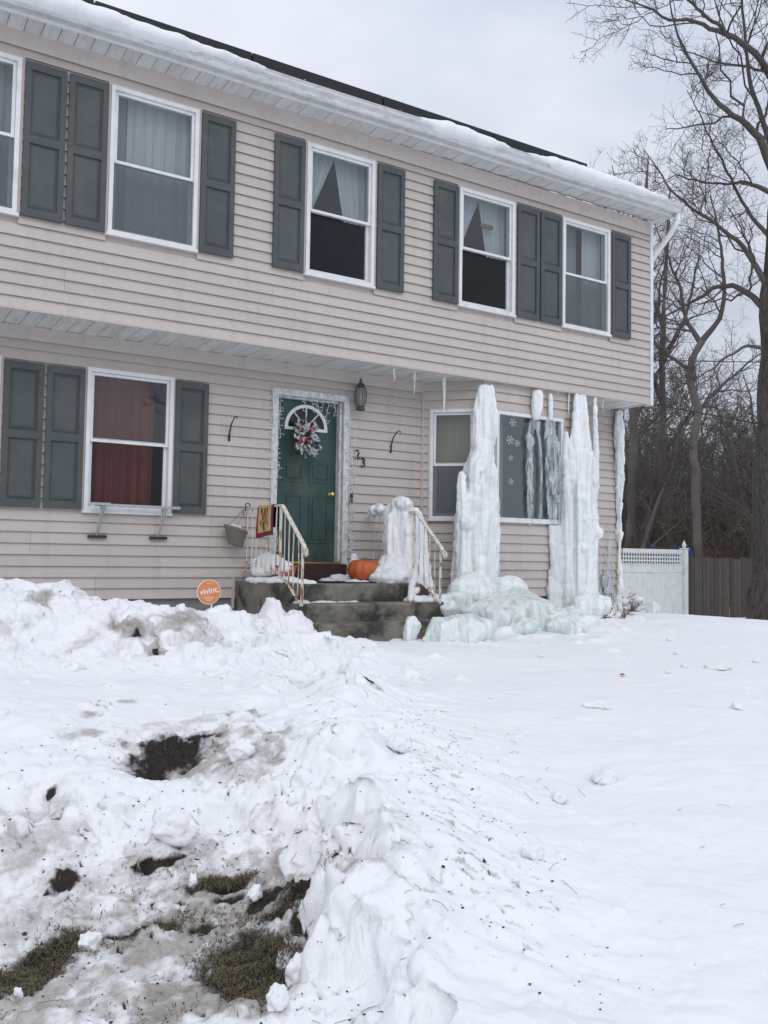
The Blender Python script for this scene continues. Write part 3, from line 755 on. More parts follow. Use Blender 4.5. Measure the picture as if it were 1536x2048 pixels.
# half-round fanlight with three muntins
yy = YL + .071; fz = dz1 - .325; fxm = dm - .015; Ro, Ri = .285, .245
fl = MB(); th = np.linspace(0, math.pi, 25)
P = [[(fxm + r_ * math.cos(t), y_, fz + r_ * .98 * math.sin(t)) for (r_, y_) in ((Ro, yy), (Ro, yy - .018), (Ri, yy - .018), (Ri, yy))] for t in th]
fl.grid(P, wrap=True); fl.box(fxm - Ro, fxm + Ro, yy - .018, yy, fz - .036, fz - .001)
for t in (R(48), R(90), R(132)):
    p0 = np.array([fxm + .05 * math.cos(t), yy - .008, fz + .05 * math.sin(t)]); p1 = np.array([fxm + (Ri + .004) * math.cos(t), yy - .008, fz + (Ri + .004) * .98 * math.sin(t)])
    fl.tube([p0, p1], .010, 4)
fan = fl.build('fanlight', 'white_vinyl', door)
gl = MB(); gl.add([(fxm, yy - .003, fz)] + [(fxm + (Ri + .002) * math.cos(t), yy - .003, fz + (Ri + .002) * .98 * math.sin(t)) for t in th], [(0, i + 1, i + 2) for i in range(24)]); gl.build('pane', 'solar_cell', fan)
kb = MB(); kx, kz = dx1 - .065, dz0 + .82
prof = [(.034, 0), (.034, .006), (.014, .010), (.013, .030), (.026, .040), (.031, .055), (.026, .068), (.004, .072)]
kb.lathe(prof, n=16)
for V in kb.v: V[:] = np.stack([kx + V[:, 0], YL + .071 - V[:, 2], kz + V[:, 1]], -1)
kb.build('door_knob', 'brass', door, True)
MB().box(dx0 - .02, dx1 + .04, YL - .02, YL + .115, c + .030, c + .052).build('threshold', 'brass', house)
MB().box(a - .01, b - .07, YL - .16, YL + .12, c - .165, c + .028).build('door_sill', 'burgundy', house)
# ------------------------------------------------------------------ concrete steps and railings
steps = empty('concrete_steps', (3.4, -.3, -.1), 'grey concrete stoop with three steps up to the green door', 'steps')
SX0, SX1 = 2.50, 4.32
def slab(x0, x1, y0, y1, z0, z1, nm, bev=.015):
    mb = MB(); n_ = 24
    xs = np.linspace(x0, x1, n_); P = []
    for k, x in enumerate(xs):
        j = .006 * math.sin(x * 9.1 + z1 * 7) + .003 * math.sin(x * 31)
        P.append([(x, y1, z0), (x, y0 + j, z0), (x, y0 + j, z1 - bev * 1.2), (x, y0 + j + bev * .3, z1 - bev * .3), (x, y0 + j + bev, z1), (x, y1, z1)])
    mb.grid(P, wrap=True); m_ = 6
    mb.f += [tuple(range(m_)), tuple(range((n_ - 1) * m_, n_ * m_))[::-1]]
    return mb.build(nm, 'concrete', steps)
slab(SX0, SX1, -.62, YL - .03, -.4, .490, 'platform')
slab(SX0 + .06, SX1 - .02, -.93, -.626, -.4, .302, 'tread')
slab(SX0 + .07, SX1 - .02, -1.22, -.936, -.4, .122, 'tread')

def rust_attr(o, fn):
    me = o.data; co = np.zeros(len(me.vertices) * 3, np.float32); me.vertices.foreach_get('co', co); co = co.reshape(-1, 3) + np.array(ORG[o.parent] if o.parent else ORG[o])
    at = me.attributes.new('rust', 'FLOAT', 'POINT'); at.data.foreach_set('value', np.clip(fn(co), 0, 1).astype(np.float32))
def railing(x, label, lean, rust_lo):
    r = empty('stair_railing', (x, -.3, .49), label, 'railing', 'railings either side of the steps')
    yw, yk, ys, zt, zs = .57, -.45, -.97, 1.305, .885
    base = lambda y: .60 + (0 if y > -.45 else (y + .45) * .66)
    topz = lambda y: zt if y > yk else zt + (y - yk) / (ys - yk) * (zs - zt)
    fn = lambda co: np.clip(1.0 - (co[:, 2] - rust_lo) / .22, 0, 1) + .75 * (co[:, 1] < -.80) * (co[:, 2] < .86)
    P = []
    yy = [yw, .2, -.1, -.40, -.455, -.50, -.75, -.96, -1.0, -1.03]
    zz = [topz(y) for y in yy[:8]] + [zs - .045, zs - .085]
    zz[4] = zt - .004
    mb = MB()
    for i, (y, z) in enumerate(zip(yy, zz)):
        w, h = .022, .011
        P.append([(x - w, y, z - h), (x + w, y, z - h), (x + w, y, z + h * .6), (x + w * .5, y, z + h), (x - w * .5, y, z + h), (x - w, y, z + h * .6)])
    mb.grid(P, wrap=True); mb.f += [(0, 1, 2, 3, 4, 5), tuple(range(54, 60))[::-1]]
    o = mb.build('top_rail', 'rail_paint', r); rust_attr(o, lambda co: .35 * (co[:, 1] < -.93) + 0 * co[:, 0])
    # scroll ends
    s = MB(); t = np.linspace(0, 5.2, 22); s.tube([(x, yw + .03 + .038 * (1 - k / 8) * math.cos(k + 1.6), 1.262 + .038 * (1 - k / 8) * math.sin(k + 1.6)) for k in t], .008, 6)
    o = s.build('scroll', 'rail_paint', r); rust_attr(o, lambda co: .4 + 0 * co[:, 0])
    s = MB(); s.tube([(x, -1.02 + .035 * math.cos(k), .815 + .035 * math.sin(k)) for k in np.linspace(1.3, 6.0, 18)], .010, 6)
    o = s.build('scroll', 'rail_paint', r); rust_attr(o, lambda co: .7 + 0 * co[:, 0])
    # bottom bar: level, then down the flight
    s = MB(); s.tube([(x, yw, .60), (x, -.45, .60), (x, -.93, .285)], .0145, 4)
    o = s.build('bottom_rail', 'rail_paint', r); rust_attr(o, lambda co: .85 + 0 * co[:, 0])
    rr = random.Random(int(x * 100))
    for y in (.46, .33, .20, .07, -.06, -.19, -.32, -.52, -.63, -.74, -.84):
        j = rr.uniform(-.01, .01)
        s = MB(); s.tube([(x + j * .5, y, base(y) - .005), (x - j, y + j, (base(y) + topz(y)) / 2), (x, y, topz(y) - .005)], .0068, 4)
        o = s.build('baluster', 'rail_paint', r); rust_attr(o, fn)
    for (y, zb_) in ((-.42, .488), (-.94, .285)):
        s = MB(); s.tube([(x, y, zb_), (x + lean, y + .0, topz(y) - .006)], .0165, 4)
        o = s.build('post', 'rail_paint', r); rust_attr(o, lambda co: (.30 if y > -.5 else .95) + .5 * (co[:, 2] < .75))
    return r
railing(2.57, 'rusty white iron railing carrying a floral mat and a hanging basket', .0, .60)
railing(4.24, 'rusty white iron railing half swallowed by a block of ice', .004, .62)

# hanging basket on the left railing
hb = empty('hanging_basket', (2.46, .47, .93), 'grey-brown plastic hanging basket of snow on the rusty left railing', 'basket')
mb = MB(); cx, cy, cz = 2.43, .46, .885
prof = [(.075, 0), (.082, .004), (.122, .165), (.134, .168), (.134, .195), (.124, .197), (.112, .16), (.0, .15)]
mb.lathe(prof, (cx, cy, cz), 24, cap=False)
mb.f.append(tuple(range(24))[::-1])
for V in mb.v: dx = V[:, 2] - cz; V[:, 2] += (V[:, 0] - cx) * -.30
mb.build('pot', 'grey_plastic', hb, True)
mb = MB(); mb.lathe([(.115, .165), (.10, .195), (.06, .215), (.0, .222)], (cx, cy, cz), 18, cap=False)
for V in mb.v: V[:, 2] += (V[:, 0] - cx) * -.30 + .012 * np.sin(V[:, 0] * 90) * np.sin(V[:, 1] * 80)
mb.build('snow_fill', 'snow', hb, True)
hk = (2.57, .47, 1.335)
for t in (R(10), R(130), R(250)): MB().tube([(cx + .125 * math.cos(t), cy + .125 * math.sin(t), cz + .19 - .015 * math.cos(t)), hk], .0022, 4).build('wire', 'dark_metal', hb)
MB().tube([(2.57 + .03 * math.cos(k), .47, 1.335 + .03 * math.sin(k)) for k in np.linspace(-.4, 3.8, 12)] + [(2.548, .47, 1.28)], .006, 6).build('hook', 'dark_metal', hb)

# floral mat draped over the left rail
rug = empty('draped_mat', (2.57, .0, 1.0), 'tan and burgundy floral mat draped over the left railing', 'mat')
ya, yb = -.30, .10
def ruggrid(u0, u1, v0, v1, off, nu=10, nv=10):
    # u along the rail, v down the drape (v<0 hangs on the far side)
    P = []
    for i in range(nu + 1):
        row = []; u = u0 + (u1 - u0) * i / nu
        for j in range(nv + 1):
            v = v0 + (v1 - v0) * j / nv; y = yb + (ya - yb) * u
            side_ = -1 if v > 0 else 1; s = abs(v)
            if s < .03: xx = 2.57 + side_ * .026 * math.sin(s / .03 * math.pi / 2); zz = 1.318 + .006 - (.012) * (1 - math.cos(s / .03 * math.pi / 2))
            else: xx = 2.57 + side_ * (.026 + .03 * (s - .03) + .008 * math.sin(u * 9 + s * 6)); zz = 1.312 - (s - .03)
            row.append((xx + side_ * off, y + .03 * max(0, v) + .012 * math.sin(v * 9), zz + .10 * (u - .5) * max(0, v)))
        P.append(row)
    return P
MB().grid(ruggrid(0, 1, -.26, .0, .0, 10, 8)).grid(ruggrid(0, 1, 0, .36, .0, 10, 12)).build('backing', 'rug_back', rug, True)
for (u0, u1, v0, v1) in ((0, .1, -.0, .36), (.9, 1, -.0, .36), (.1, .9, .31, .36)): MB().grid(ruggrid(u0, u1, max(v0, .001), v1, .004)).build('border', 'rug_red', rug, True)
MB().grid(ruggrid(.1, .9, .001, .31, .0035)).build('field', 'rug_tan', rug, True)
MB().grid(ruggrid(0, 1, -.26, -.001, .003)).build('back_face', 'rug_back', rug, True)
rr = random.Random(4)
for (u, v, s, mt) in ((.45, .10, .055, 'rug_flower'), (.36, .15, .045, 'rug_flower'), (.62, .07, .035, 'rug_leaf'), (.28, .08, .035, 'rug_leaf'), (.55, .19, .04, 'rug_leaf'), (.40, .24, .045, 'rug_leaf'), (.72, .22, .03, 'rug_flower'), (.66, .14, .03, 'rug_leaf'), (.25, .21, .03, 'rug_flower'), (.5, .28, .03, 'rug_leaf')):
    pts = []
    for k in range(11):
        t = k / 11 * 2 * math.pi; r_ = s * (1 + .25 * math.sin(t * 5)); pts.append((u + r_ * math.cos(t) * 1.5, v + r_ * math.sin(t)))
    V = [ruggrid(u_, u_, max(.004, min(.34, v_)), max(.004, min(.34, v_)), .0065, 1, 1)[0][0] for u_, v_ in pts]
    MB().add(V, [tuple(range(11))]).build('flower' if mt == 'rug_flower' else 'leaf', mt, rug)
# ------------------------------------------------------------------ ice and snow bodies
def vox(mb, size, smooth_it=2):
    """union overlapping lobes into one skin; returns vertices, triangles/quads, normals"""
    me = bpy.data.meshes.new('tmp'); me.from_pydata(mb.V().tolist(), [], mb.f); me.update()
    o = bpy.data.objects.new('tmp', me); COL.objects.link(o)
    md = o.modifiers.new('r', 'REMESH'); md.mode = 'VOXEL'; md.voxel_size = size; md.adaptivity = 0
    if smooth_it: s = o.modifiers.new('s', 'SMOOTH'); s.factor = .5; s.iterations = smooth_it
    dg = bpy.context.evaluated_depsgraph_get(); ev = o.evaluated_get(dg); m2 = ev.to_mesh()
    V = np.zeros(len(m2.vertices) * 3, np.float32); m2.vertices.foreach_get('co', V); V = V.reshape(-1, 3).astype(float)
    Nn = np.zeros_like(V, np.float32).ravel(); m2.vertices.foreach_get('normal', Nn); Nn = Nn.reshape(-1, 3).astype(float)
    F = np.zeros(len(m2.loops), np.int32); m2.loops.foreach_get('vertex_index', F); F = F.reshape(-1, 4)
    ev.to_mesh_clear(); bpy.data.objects.remove(o); bpy.data.meshes.remove(me)
    return V, F, Nn
def loft(mb, rows, n=18):
    """rows of (x, y, z, rx, ry)"""
    th = np.arange(n) * 2 * math.pi / n; P = [[(x + rx * math.cos(t), y + ry * math.sin(t), z) for t in th] for (x, y, z, rx, ry) in rows]
    mb.grid(P, wrap=True); b0 = mb.n - len(rows) * n
    mb.f += [tuple(range(b0, b0 + n))[::-1], tuple(range(b0 + (len(rows) - 1) * n, b0 + len(rows) * n))]; return mb
def ell(mb, c, r, n=14, m=9):
    P = [[(c[0] + r[0] * math.sin(a) * math.cos(t), c[1] + r[1] * math.sin(a) * math.sin(t), c[2] + r[2] * math.cos(a)) for t in np.arange(n) * 2 * math.pi / n] for a in np.linspace(.12, math.pi - .12, m)]
    mb.grid(P, wrap=True); b0 = mb.n - m * n; mb.f += [tuple(range(b0, b0 + n)), tuple(range(b0 + (m - 1) * n, b0 + m * n))[::-1]]; return mb
def dense(rows, step=.03):
    rows = sorted(rows, key=lambda r: r[2]); z = np.array([r[2] for r in rows]); zz = np.arange(z[0], z[-1] + 1e-6, step)
    return [tuple(np.interp(q, z, [r[k] for r in rows]) if k != 2 else q for k in range(5)) for q in zz]
def flute(V, Nn, amp=.02, lump=.02, fine=.004, seed=0, fx=13, fz=1.6):
    x, y, z = V.T
    a = fbm(x * fx, y * fx, z * fz, s=seed, o=3); b_ = np.abs(fbm(x * 4.5, y * 4.5, z * 5.5, s=seed + 7, o=3)); c = fbm(x * 50, y * 50, z * 30, s=seed + 9, o=2)
    return V + Nn * (amp * a + lump * (b_ - .25) + fine * c)[:, None]
def ice_obj(name, mb, mat, label, cat, voxel=.016, amp=.02, lump=.02, fine=.004, seed=0, group=None, fx=13, fz=1.6, parent=None, sm=2):
    V, F, Nn = vox(mb, voxel, sm); V = flute(V, Nn, amp, lump, fine, seed, fx, fz)
    o = np_obj(name, V, F, mat, parent); 
    return tag(o, label, cat, group) if parent is None else o
SI = 'frozen columns along the bay'

# A: the great column at the bay's left corner, stepped by shelves
A = [(5.532, 2.99, .10), (5.526, 2.873, .156), (5.518, 2.651, .183), (5.509, 2.396, .195), (5.491, 2.205, .191), (5.435, 1.949, .225), (5.414, 1.76, .232), (5.399, 1.509, .291), (5.409, 1.197, .349), (5.397, .885, .364), (5.386, .575, .371), (5.365, .15, .38)]
mb = MB(); loft(mb, dense([(x, -.07, z, h * .80, h * .62) for x, z, h in A]), 24)
rr = random.Random(11)
def drips(mb, base, n, hw, zt, zb, y0, r0, r1):
    for k in range(n):
        u = rr.uniform(-1, 1); x = base + u * hw; z1 = rr.uniform(*zt); z0 = rr.uniform(*zb); r = rr.uniform(r0, r1); y = y0 - math.sqrt(max(0, 1 - u * u)) * hw * .55 + rr.uniform(-.02, .02)
        loft(mb, [(x, y, z0, r * rr.uniform(.5, 1.1), r), (x + rr.uniform(-.015, .015), y, z0 * .6 + z1 * .4, r * 1.1, r), (x, y + .01, z1 - r, r * .9, r * .9), (x, y + .02, z1, r * .35, r * .35)], 10)
drips(mb, 5.40, 34, .27, (.8, 1.95), (.15, .3), -.07, .022, .06)
drips(mb, 5.50, 16, .15, (1.9, 2.85), (1.3, 1.7), -.06, .02, .045)
for (x, z, r) in ((5.36, 1.93, .15), (5.33, 1.5, .17), (5.22, 1.20, .15)): ell(mb, (x, -.14, z), (r, .12, .11))
loft(mb, dense([(5.74, .0, 1.85, .03, .04), (5.75, .0, 1.4, .055, .05), (5.74, .0, .3, .075, .06)], .05))
ice_obj('ice_column', mb, 'ice_column', 'tallest white ice column, between the narrow bay window and the picture window', 'ice column', .0125, .022, .018, .003, 1, SI, 19, .8, None, 1)
# mounds at its foot
mb = MB(); ell(mb, (5.14, -.34, .38), (.32, .26, .23)); ell(mb, (5.02, -.25, .22), (.22, .2, .2)); ell(mb, (5.35, -.32, .26), (.25, .2, .2))
ice_obj('ice_mound', mb, 'ice_column', 'rounded ice mound at the foot of the tallest ice column', 'ice mound', .015, .010, .022, .003, 2, None, 6, 4)
mb = MB(); ell(mb, (5.70, -.36, .40), (.27, .20, .18)); ell(mb, (5.92, -.22, .24), (.16, .14, .14)); ell(mb, (5.6, -.30, .20), (.3, .2, .2))
ice_obj('ice_mound', mb, 'ice_column', 'smaller smooth ice dome just right of the tallest column', 'ice mound', .015, .010, .018, .003, 3, None, 6, 4)
# B: club of ice above the picture window
mb = MB(); loft(mb, dense([(6.428, -.02, 3.035, .045, .05), (6.433, -.025, 2.95, .082, .075), (6.434, -.02, 2.80, .080, .07), (6.435, .0, 2.62, .055, .05)]))
ice_obj('ice_club', mb, 'ice_column', 'yellowish bulb of ice hanging above the picture window', 'icicle', .011, .006, .014, .002, 4)
mb = MB(); loft(mb, dense([(6.684, .0, 3.02, .022, .03), (6.69, .0, 2.85, .032, .032), (6.70, .01, 2.64, .034, .03)]))
ice_obj('ice_club', mb, 'ice_column', 'thin stub of ice right of the bulb, above the picture window', 'icicle', .009, .006, .012, .002, 5)
# frozen runs down the picture window
mb = MB(); loft(mb, dense([(6.420, .040, 2.66, .035, .022), (6.385, .046, 2.40, .05, .026), (6.366, .046, 1.9, .048, .026), (6.386, .046, 1.22, .033, .024)], .025))
ice_obj('ice_run', mb, 'ice_film', 'left frozen drip running down the picture window', 'ice', .011, .018, .02, .003, 6, sm=1)
mb = MB(); loft(mb, dense([(6.50, .044, 2.62, .05, .02), (6.533, .046, 2.45, .026, .02), (6.575, .046, 2.0, .022, .02), (6.56, .046, 1.24, .018, .018)], .025))
ice_obj('ice_run', mb, 'ice_film', 'thinnest frozen drip, in the middle of the picture window', 'ice', .010, .012, .012, .003, 7, sm=1)
mb = MB(); loft(mb, dense([(6.71, .036, 2.68, .07, .03), (6.735, .040, 2.40, .115, .035), (6.77, .040, 1.9, .11, .035), (6.815, .036, 1.25, .10, .035)], .025))
for k in range(7): 
    x = rr.uniform(6.66, 6.88); loft(mb, [(x + .05, .03, rr.uniform(1.2, 1.5), .016, .02), (x + .03, .02, 1.9, .022, .025), (x, .03, rr.uniform(2.2, 2.55), .012, .015)], 8)
ice_obj('ice_run', mb, 'ice_film', 'broad frozen sheet over the right part of the picture window', 'ice', .012, .022, .02, .004, 8, sm=1)
mb = MB(); loft(mb, dense([(6.812, .02, 1.24, .11, .05), (6.835, .01, .78, .11, .05), (6.86, .0, .24, .12, .06), (6.88, -.02, -.05, .14, .09)], .03))
for k in range(14):
    x = rr.uniform(6.70, 6.98); z1 = rr.uniform(.5, 1.2); loft(mb, [(x, -.01, -.03, .025, .03), (x, .0, z1 * .5, .02, .025), (x, .03, z1, .008, .012)], 8)
ice_obj('ice_curtain', mb, 'ice_rime', 'frozen drips on the siding below the picture window', 'ice', .014, .02, .02, .004, 9)
# D: broad column at the bay's right corner
D = [(7.175, 3.03, .10), (7.172, 2.80, .145), (7.169, 2.476, .181), (7.167, 2.135, .241), (7.198, 1.728, .288), (7.225, 1.255, .339), (7.201, .579, .337), (7.189, .0, .33)]
mb = MB(); loft(mb, dense([(x, -.05, z, h * .80, h * .55) for x, z, h in D]))
drips(mb, 7.18, 36, .24, (.9, 2.3), (.0, .25), -.06, .02, .05); drips(mb, 7.17, 12, .12, (2.5, 2.98), (1.8, 2.1), -.03, .025, .045)
for (x, z, r) in ((7.28, 1.85, .13), (7.22, 1.35, .17), (7.33, 1.15, .14), (7.10, .95, .12)): ell(mb, (x, -.16, z), (r, .11, .09))
loft(mb, dense([(6.98, .0, 2.5, .02, .03), (6.98, .0, 2.0, .045, .05), (6.97, -.01, 1.2, .07, .06), (6.96, -.02, .0, .10, .08)], .05))
ice_obj('ice_column', mb, 'ice_column', 'broad bluish ice column right of the picture window', 'ice column', .0125, .022, .016, .003, 12, SI, 19, .8, None, 1)
mb = MB(); ell(mb, (7.08, -.30, .16), (.24, .2, .19)); ell(mb, (7.32, -.26, .18), (.18, .17, .15)); ell(mb, (6.85, -.26, .06), (.2, .16, .12)); ell(mb, (7.5, -.2, .06), (.16, .14, .13))
ice_obj('ice_mound', mb, 'ice_column', 'bluish ice mound at the foot of the broad right column', 'ice mound', .015, .022, .03, .006, 13, None, 6, 4)
# E, F: slender columns further right
mb = MB(); loft(mb, dense([(7.528, .02, 3.05, .022, .03), (7.516, .0, 2.5, .042, .045), (7.503, -.01, 1.95, .045, .05), (7.47, -.02, 1.2, .05, .05), (7.42, -.03, .2, .06, .06)]))
ice_obj('ice_column', mb, 'ice_column', 'slender ice column just right of the broad bluish one', 'ice column', .011, .012, .02, .003, 14, SI)
mb = MB(); loft(mb, dense([(8.57, .55, 3.045, .055, .05), (8.565, .54, 2.742, .085, .07), (8.585, .55, 2.2, .06, .055), (8.60, .57, 1.69, .045, .045), (8.62, .59, .94, .03, .035), (8.625, .59, .0, .04, .05)]))
ice_obj('ice_column', mb, 'ice_column', 'thin ice column sheathing the right corner of the house', 'ice column', .0105, .016, .03, .006, 15, SI, 25, 5)
mb = MB()
for k in range(16):
    x = rr.uniform(8.02, 8.5); z1 = rr.uniform(.6, 2.0) * (x - 7.6); z1 = min(z1, 1.9); loft(mb, [(x, .602, .0, .03, .022), (x, .605, z1 * .5, .018, .018), (x, .615, z1, .006, .01)], 8)
mb.box(8.0, 8.58, .585, .635, -.05, .30)
ice_obj('ice_curtain', mb, 'ice_film', 'thin clear ice glazing the siding by the house corner', 'ice', .013, .008, .01, .003, 16, sm=1)

# icicles from the lower soffit
def icicle(x, y, zt, L, r, label):
    mb = MB(); n_ = 26; P = []
    for i in range(n_):
        s = i / (n_ - 1); rad = r * (1 - s) ** .75 * (1 + .14 * math.sin(s * 40 + x * 9)) + .0012
        P.append((x + .006 * math.sin(s * 6 + x), y + .004 * math.sin(s * 5), zt - L * s, rad, rad))
    loft(mb, P, 10); o = mb.build('icicle', 'ice_column', None, True, base=(x, y, zt)); return tag(o, label, 'icicle', 'icicles under the overhang')
icicle(5.08, .20, 3.055, .48, .024, 'longest icicle hanging from the overhang, in front of the narrow bay window')
icicle(4.28, .12, 3.055, .17, .014, 'short icicle under the overhang just right of the wall lantern')
icicle(4.66, .25, 3.055, .26, .013, 'thin icicle under the overhang above the right plant hook')
icicle(4.60, .14, 3.055, .12, .008, 'tiny icicle left of the thin one above the right plant hook')
icicle(7.72, .05, 3.055, .20, .011, 'small icicle between the slender column and the house corner')
icicle(7.04, .02, 3.055, .33, .012, 'small icicle at the left edge of the broad column top')

# ice block around the right railing
mb = MB(); loft(mb, dense([(4.24, -.10, 1.40, .12, .16), (4.28, -.10, 1.30, .20, .26), (4.30, -.12, 1.05, .23, .30), (4.33, -.12, .75, .24, .32), (4.36, -.14, .45, .24, .34), (4.42, -.1, -.1, .26, .4)]))
ell(mb, (4.20, -.22, 1.40), (.12, .16, .085)); ell(mb, (4.14, .20, 1.34), (.10, .18, .06)); ell(mb, (4.22, .40, 1.31), (.05, .14, .035))
drips(mb, 4.28, 26, .22, (.9, 1.38), (.5, .7), -.17, .018, .045); drips(mb, 4.42, 8, .10, (.7, 1.2), (-.05, .1), -.2, .03, .06)
ice_obj('ice_block', mb, 'ice_column', 'block of ice engulfing the right stair railing', 'ice', .0135, .018, .014, .003, 20, None, 17, .8, None, 1)
mb = MB(); ell(mb, (4.06, -.25, .56), (.30, .24, .15)); ell(mb, (4.10, -.22, .66), (.20, .18, .16)); ell(mb, (4.0, .3, .52), (.2, .24, .10)); ell(mb, (4.28, -.45, .47), (.16, .18, .12)); ell(mb, (3.75, .25, .50), (.22, .2, .05))
loft(mb, [(3.96, .30, .52, .10, .12), (3.88, .28, .70, .07, .08), (3.83, .26, .82, .02, .02)], 10)
ice_obj('ice_heap', mb, 'ice_rime', 'frosty heap of broken ice behind the pumpkin', 'ice', .014, .01, .05, .006, 21)

# broken plates and blocks of ice
def slab_ice(c, size, rz, tilt, label, seed, mat='ice_slab', rough=.28, group='broken ice blocks'):
    rs_ = np.random.RandomState(seed); bm = bmesh.new()
    pts = rs_.normal(size=(24, 3)); pts /= np.linalg.norm(pts, axis=1)[:, None]; pts *= rs_.uniform(1 - rough, 1.12, (24, 1)) * 1.12; pts = np.sign(pts) * np.abs(pts) ** .75 * np.array(size)
    for p in pts: bm.verts.new(p)
    bmesh.ops.convex_hull(bm, input=bm.verts[:])
    for v in [v for v in bm.verts if not v.link_faces]: bm.verts.remove(v)
    bmesh.ops.transform(bm, matrix=Matrix.Translation(c) @ Matrix.Rotation(rz, 4, 'Z') @ Matrix.Rotation(tilt, 4, 'X'), verts=bm.verts[:])
    mb = MB(); bm.verts.index_update(); mb.add([v.co[:] for v in bm.verts], [[v.index for v in f.verts] for f in bm.faces]); bm.free()
    V, F, Nn = vox(mb, min(size) * .07 + .005, 1); V = flute(V, Nn, .010, .012, .004, seed, 7, 7)
    return tag(np_obj('ice_block', V, F, mat), label, 'ice block', group)
slab_ice((5.45, -.85, .12), (.60, .46, .30), .3, .25, 'biggest pale green ice slab below the picture window', 31)
slab_ice((5.85, -1.15, .02), (.44, .36, .18), -.3, .1, 'flat pale ice slab at the right end of the broken ice', 32)
slab_ice((4.02, -1.60, .04), (.44, .22, .17), .1, -.1, 'long greenish ice slab lying in front of the steps', 33)
slab_ice((3.42, -1.62, .09), (.105, .07, .16), .4, .2, 'upright clear ice shard at the right edge of the bottom step', 34)
slab_ice((4.85, -1.2, .12), (.16, .14, .14), 0, 0, 'bubbly white ice lump between the two large slabs', 35, 'ice_rime')
slab_ice((4.72, -.85, .16), (.11, .1, .12), 0, .3, 'small round ice knob above the bubbly lump', 36, 'ice_rime')
slab_ice((4.75, -.5, .18), (.38, .28, .20), .2, -.2, 'smooth ice block right of the rusty railing post', 37)
mb = MB(); mb.tube([(3.86, -.92, .325), (3.95, -.80, .38), (4.05, -.66, .455), (4.20, -.5, .56), (4.28, -.42, .62)], [.022, .035, .04, .045, .05], 6); mb.tube([(3.95, -.80, .335), (4.15, -.62, .42), (4.3, -.5, .5)], [.02, .035, .04], 6)
ice_obj('ice_splinter', mb, 'ice_rime', 'narrow ice splinter leaning across the top step', 'ice', .010, .006, .012, .004, 38)
slab_ice((4.36, -.78, .26), (.20, .20, .09), .3, .3, 'icy snow on the right end of the middle step', 39, 'ice_rime')
slab_ice((5.05, -1.35, .04), (.22, .16, .12), .5, .3, 'pale angular ice block in front of the bubbly lump', 62)
slab_ice((5.55, -1.45, .0), (.24, .16, .10), -.4, -.2, 'low ice block at the front of the broken ice pile', 63)
slab_ice((4.50, -1.15, .06), (.16, .13, .12), .9, .3, 'tilted ice block between the steps and the bubbly lump', 64)
slab_ice((6.0, -.75, .06), (.2, .16, .13), .2, .35, 'pale ice block leaning below the picture window', 65)
slab_ice((6.35, -.9, .02), (.26, .2, .12), .8, .1, 'small ice slab below the frozen drips', 40)
# ------------------------------------------------------------------ things on the house and the steps
def text_mesh(txt, size, depth, bold=0.0):
    cu = bpy.data.curves.new('t', 'FONT'); cu.body = txt; cu.size = size; cu.extrude = depth; cu.offset = bold; cu.resolution_u = 3
    o = bpy.data.objects.new('t', cu); COL.objects.link(o); dg = bpy.context.evaluated_depsgraph_get(); ev = o.evaluated_get(dg)
    m_ = ev.to_mesh(); V = [v.co[:] for v in m_.vertices]; F = [list(p.vertices) for p in m_.polygons]; ev.to_mesh_clear()
    bpy.data.objects.remove(o); return np.array(V), F
def wall_text(name, txt, size, depth, cx, y, cz, mat, parent=None, bold=0.0, rot=0.0, shear=0.0):
    V, F = text_mesh(txt, size, depth, bold); mid = (V.min(0) + V.max(0)) / 2; V = V - mid
    a, c_, s_ = rot, math.cos(rot), math.sin(rot); W = np.stack([cx + c_ * V[:, 0] - s_ * V[:, 1], y - V[:, 2], cz + s_ * V[:, 0] + c_ * V[:, 1]], -1)
    return MB().add(W, F).build(name, mat, parent)
tag(wall_text('house_number', '2', .165, .006, 4.066, YL - .022, 2.043, 'dark_metal', bold=.001), 'upper black metal numeral, a two, right of the green door', 'number', 'house number')
tag(wall_text('house_number', '3', .165, .006, 4.148, YL - .022, 1.949, 'dark_metal', bold=.001), 'lower black metal numeral, a three, right of the green door', 'number', 'house number')

# carriage lantern
ln = empty('wall_lantern', (4.09, YL, 2.6), 'weathered bronze carriage lantern right of the door', 'lantern')
lx, ly = 4.02, .47
MB().box(4.03, 4.14, YL - .034, YL - .012, 2.60, 2.98).build('back_plate', 'siding', ln)
MB().tube([(4.085, YL - .03, 2.64), (4.06, .55, 2.585), (lx, ly, 2.575)], .011, 8).build('arm', 'bronze_metal', ln, True)
mb = MB(); mb.lathe([(.012, 0), (.05, .01), (.058, .025), (.046, .04), (.042, .055)], (lx, ly, 2.56), 12); mb.build('lamp_base', 'bronze_metal', ln, True)
mb = MB(); mb.lathe([(.045, .052), (.070, .14), (.077, .20), (.066, .26), (.048, .30)], (lx, ly, 2.56), 12, cap=False); mb.build('lamp_glass', 'lamp_glass', ln, True)
mb = MB(); mb.lathe([(.056, .298), (.060, .305), (.040, .335), (.016, .355), (.014, .37), (.02, .378), (.006, .40), (.003, .425)], (lx, ly, 2.56), 12); mb.build('lamp_cap', 'bronze_metal', ln, True)
for k in range(6):
    t = k * math.pi / 3 + .3; MB().tube([(lx + r_ * math.cos(t), ly + r_ * math.sin(t), 2.56 + z) for r_, z in ((.047, .05), (.074, .14), (.081, .20), (.070, .26), (.052, .30))], .004, 4).build('cage_rib', 'bronze_metal', ln)
mb = MB(); mb.lathe([(.010, .05), (.010, .13), (.016, .15), (.012, .19), (.002, .22)], (lx, ly, 2.56), 8); mb.build('candle_bulb', 'decal_white', ln, True)

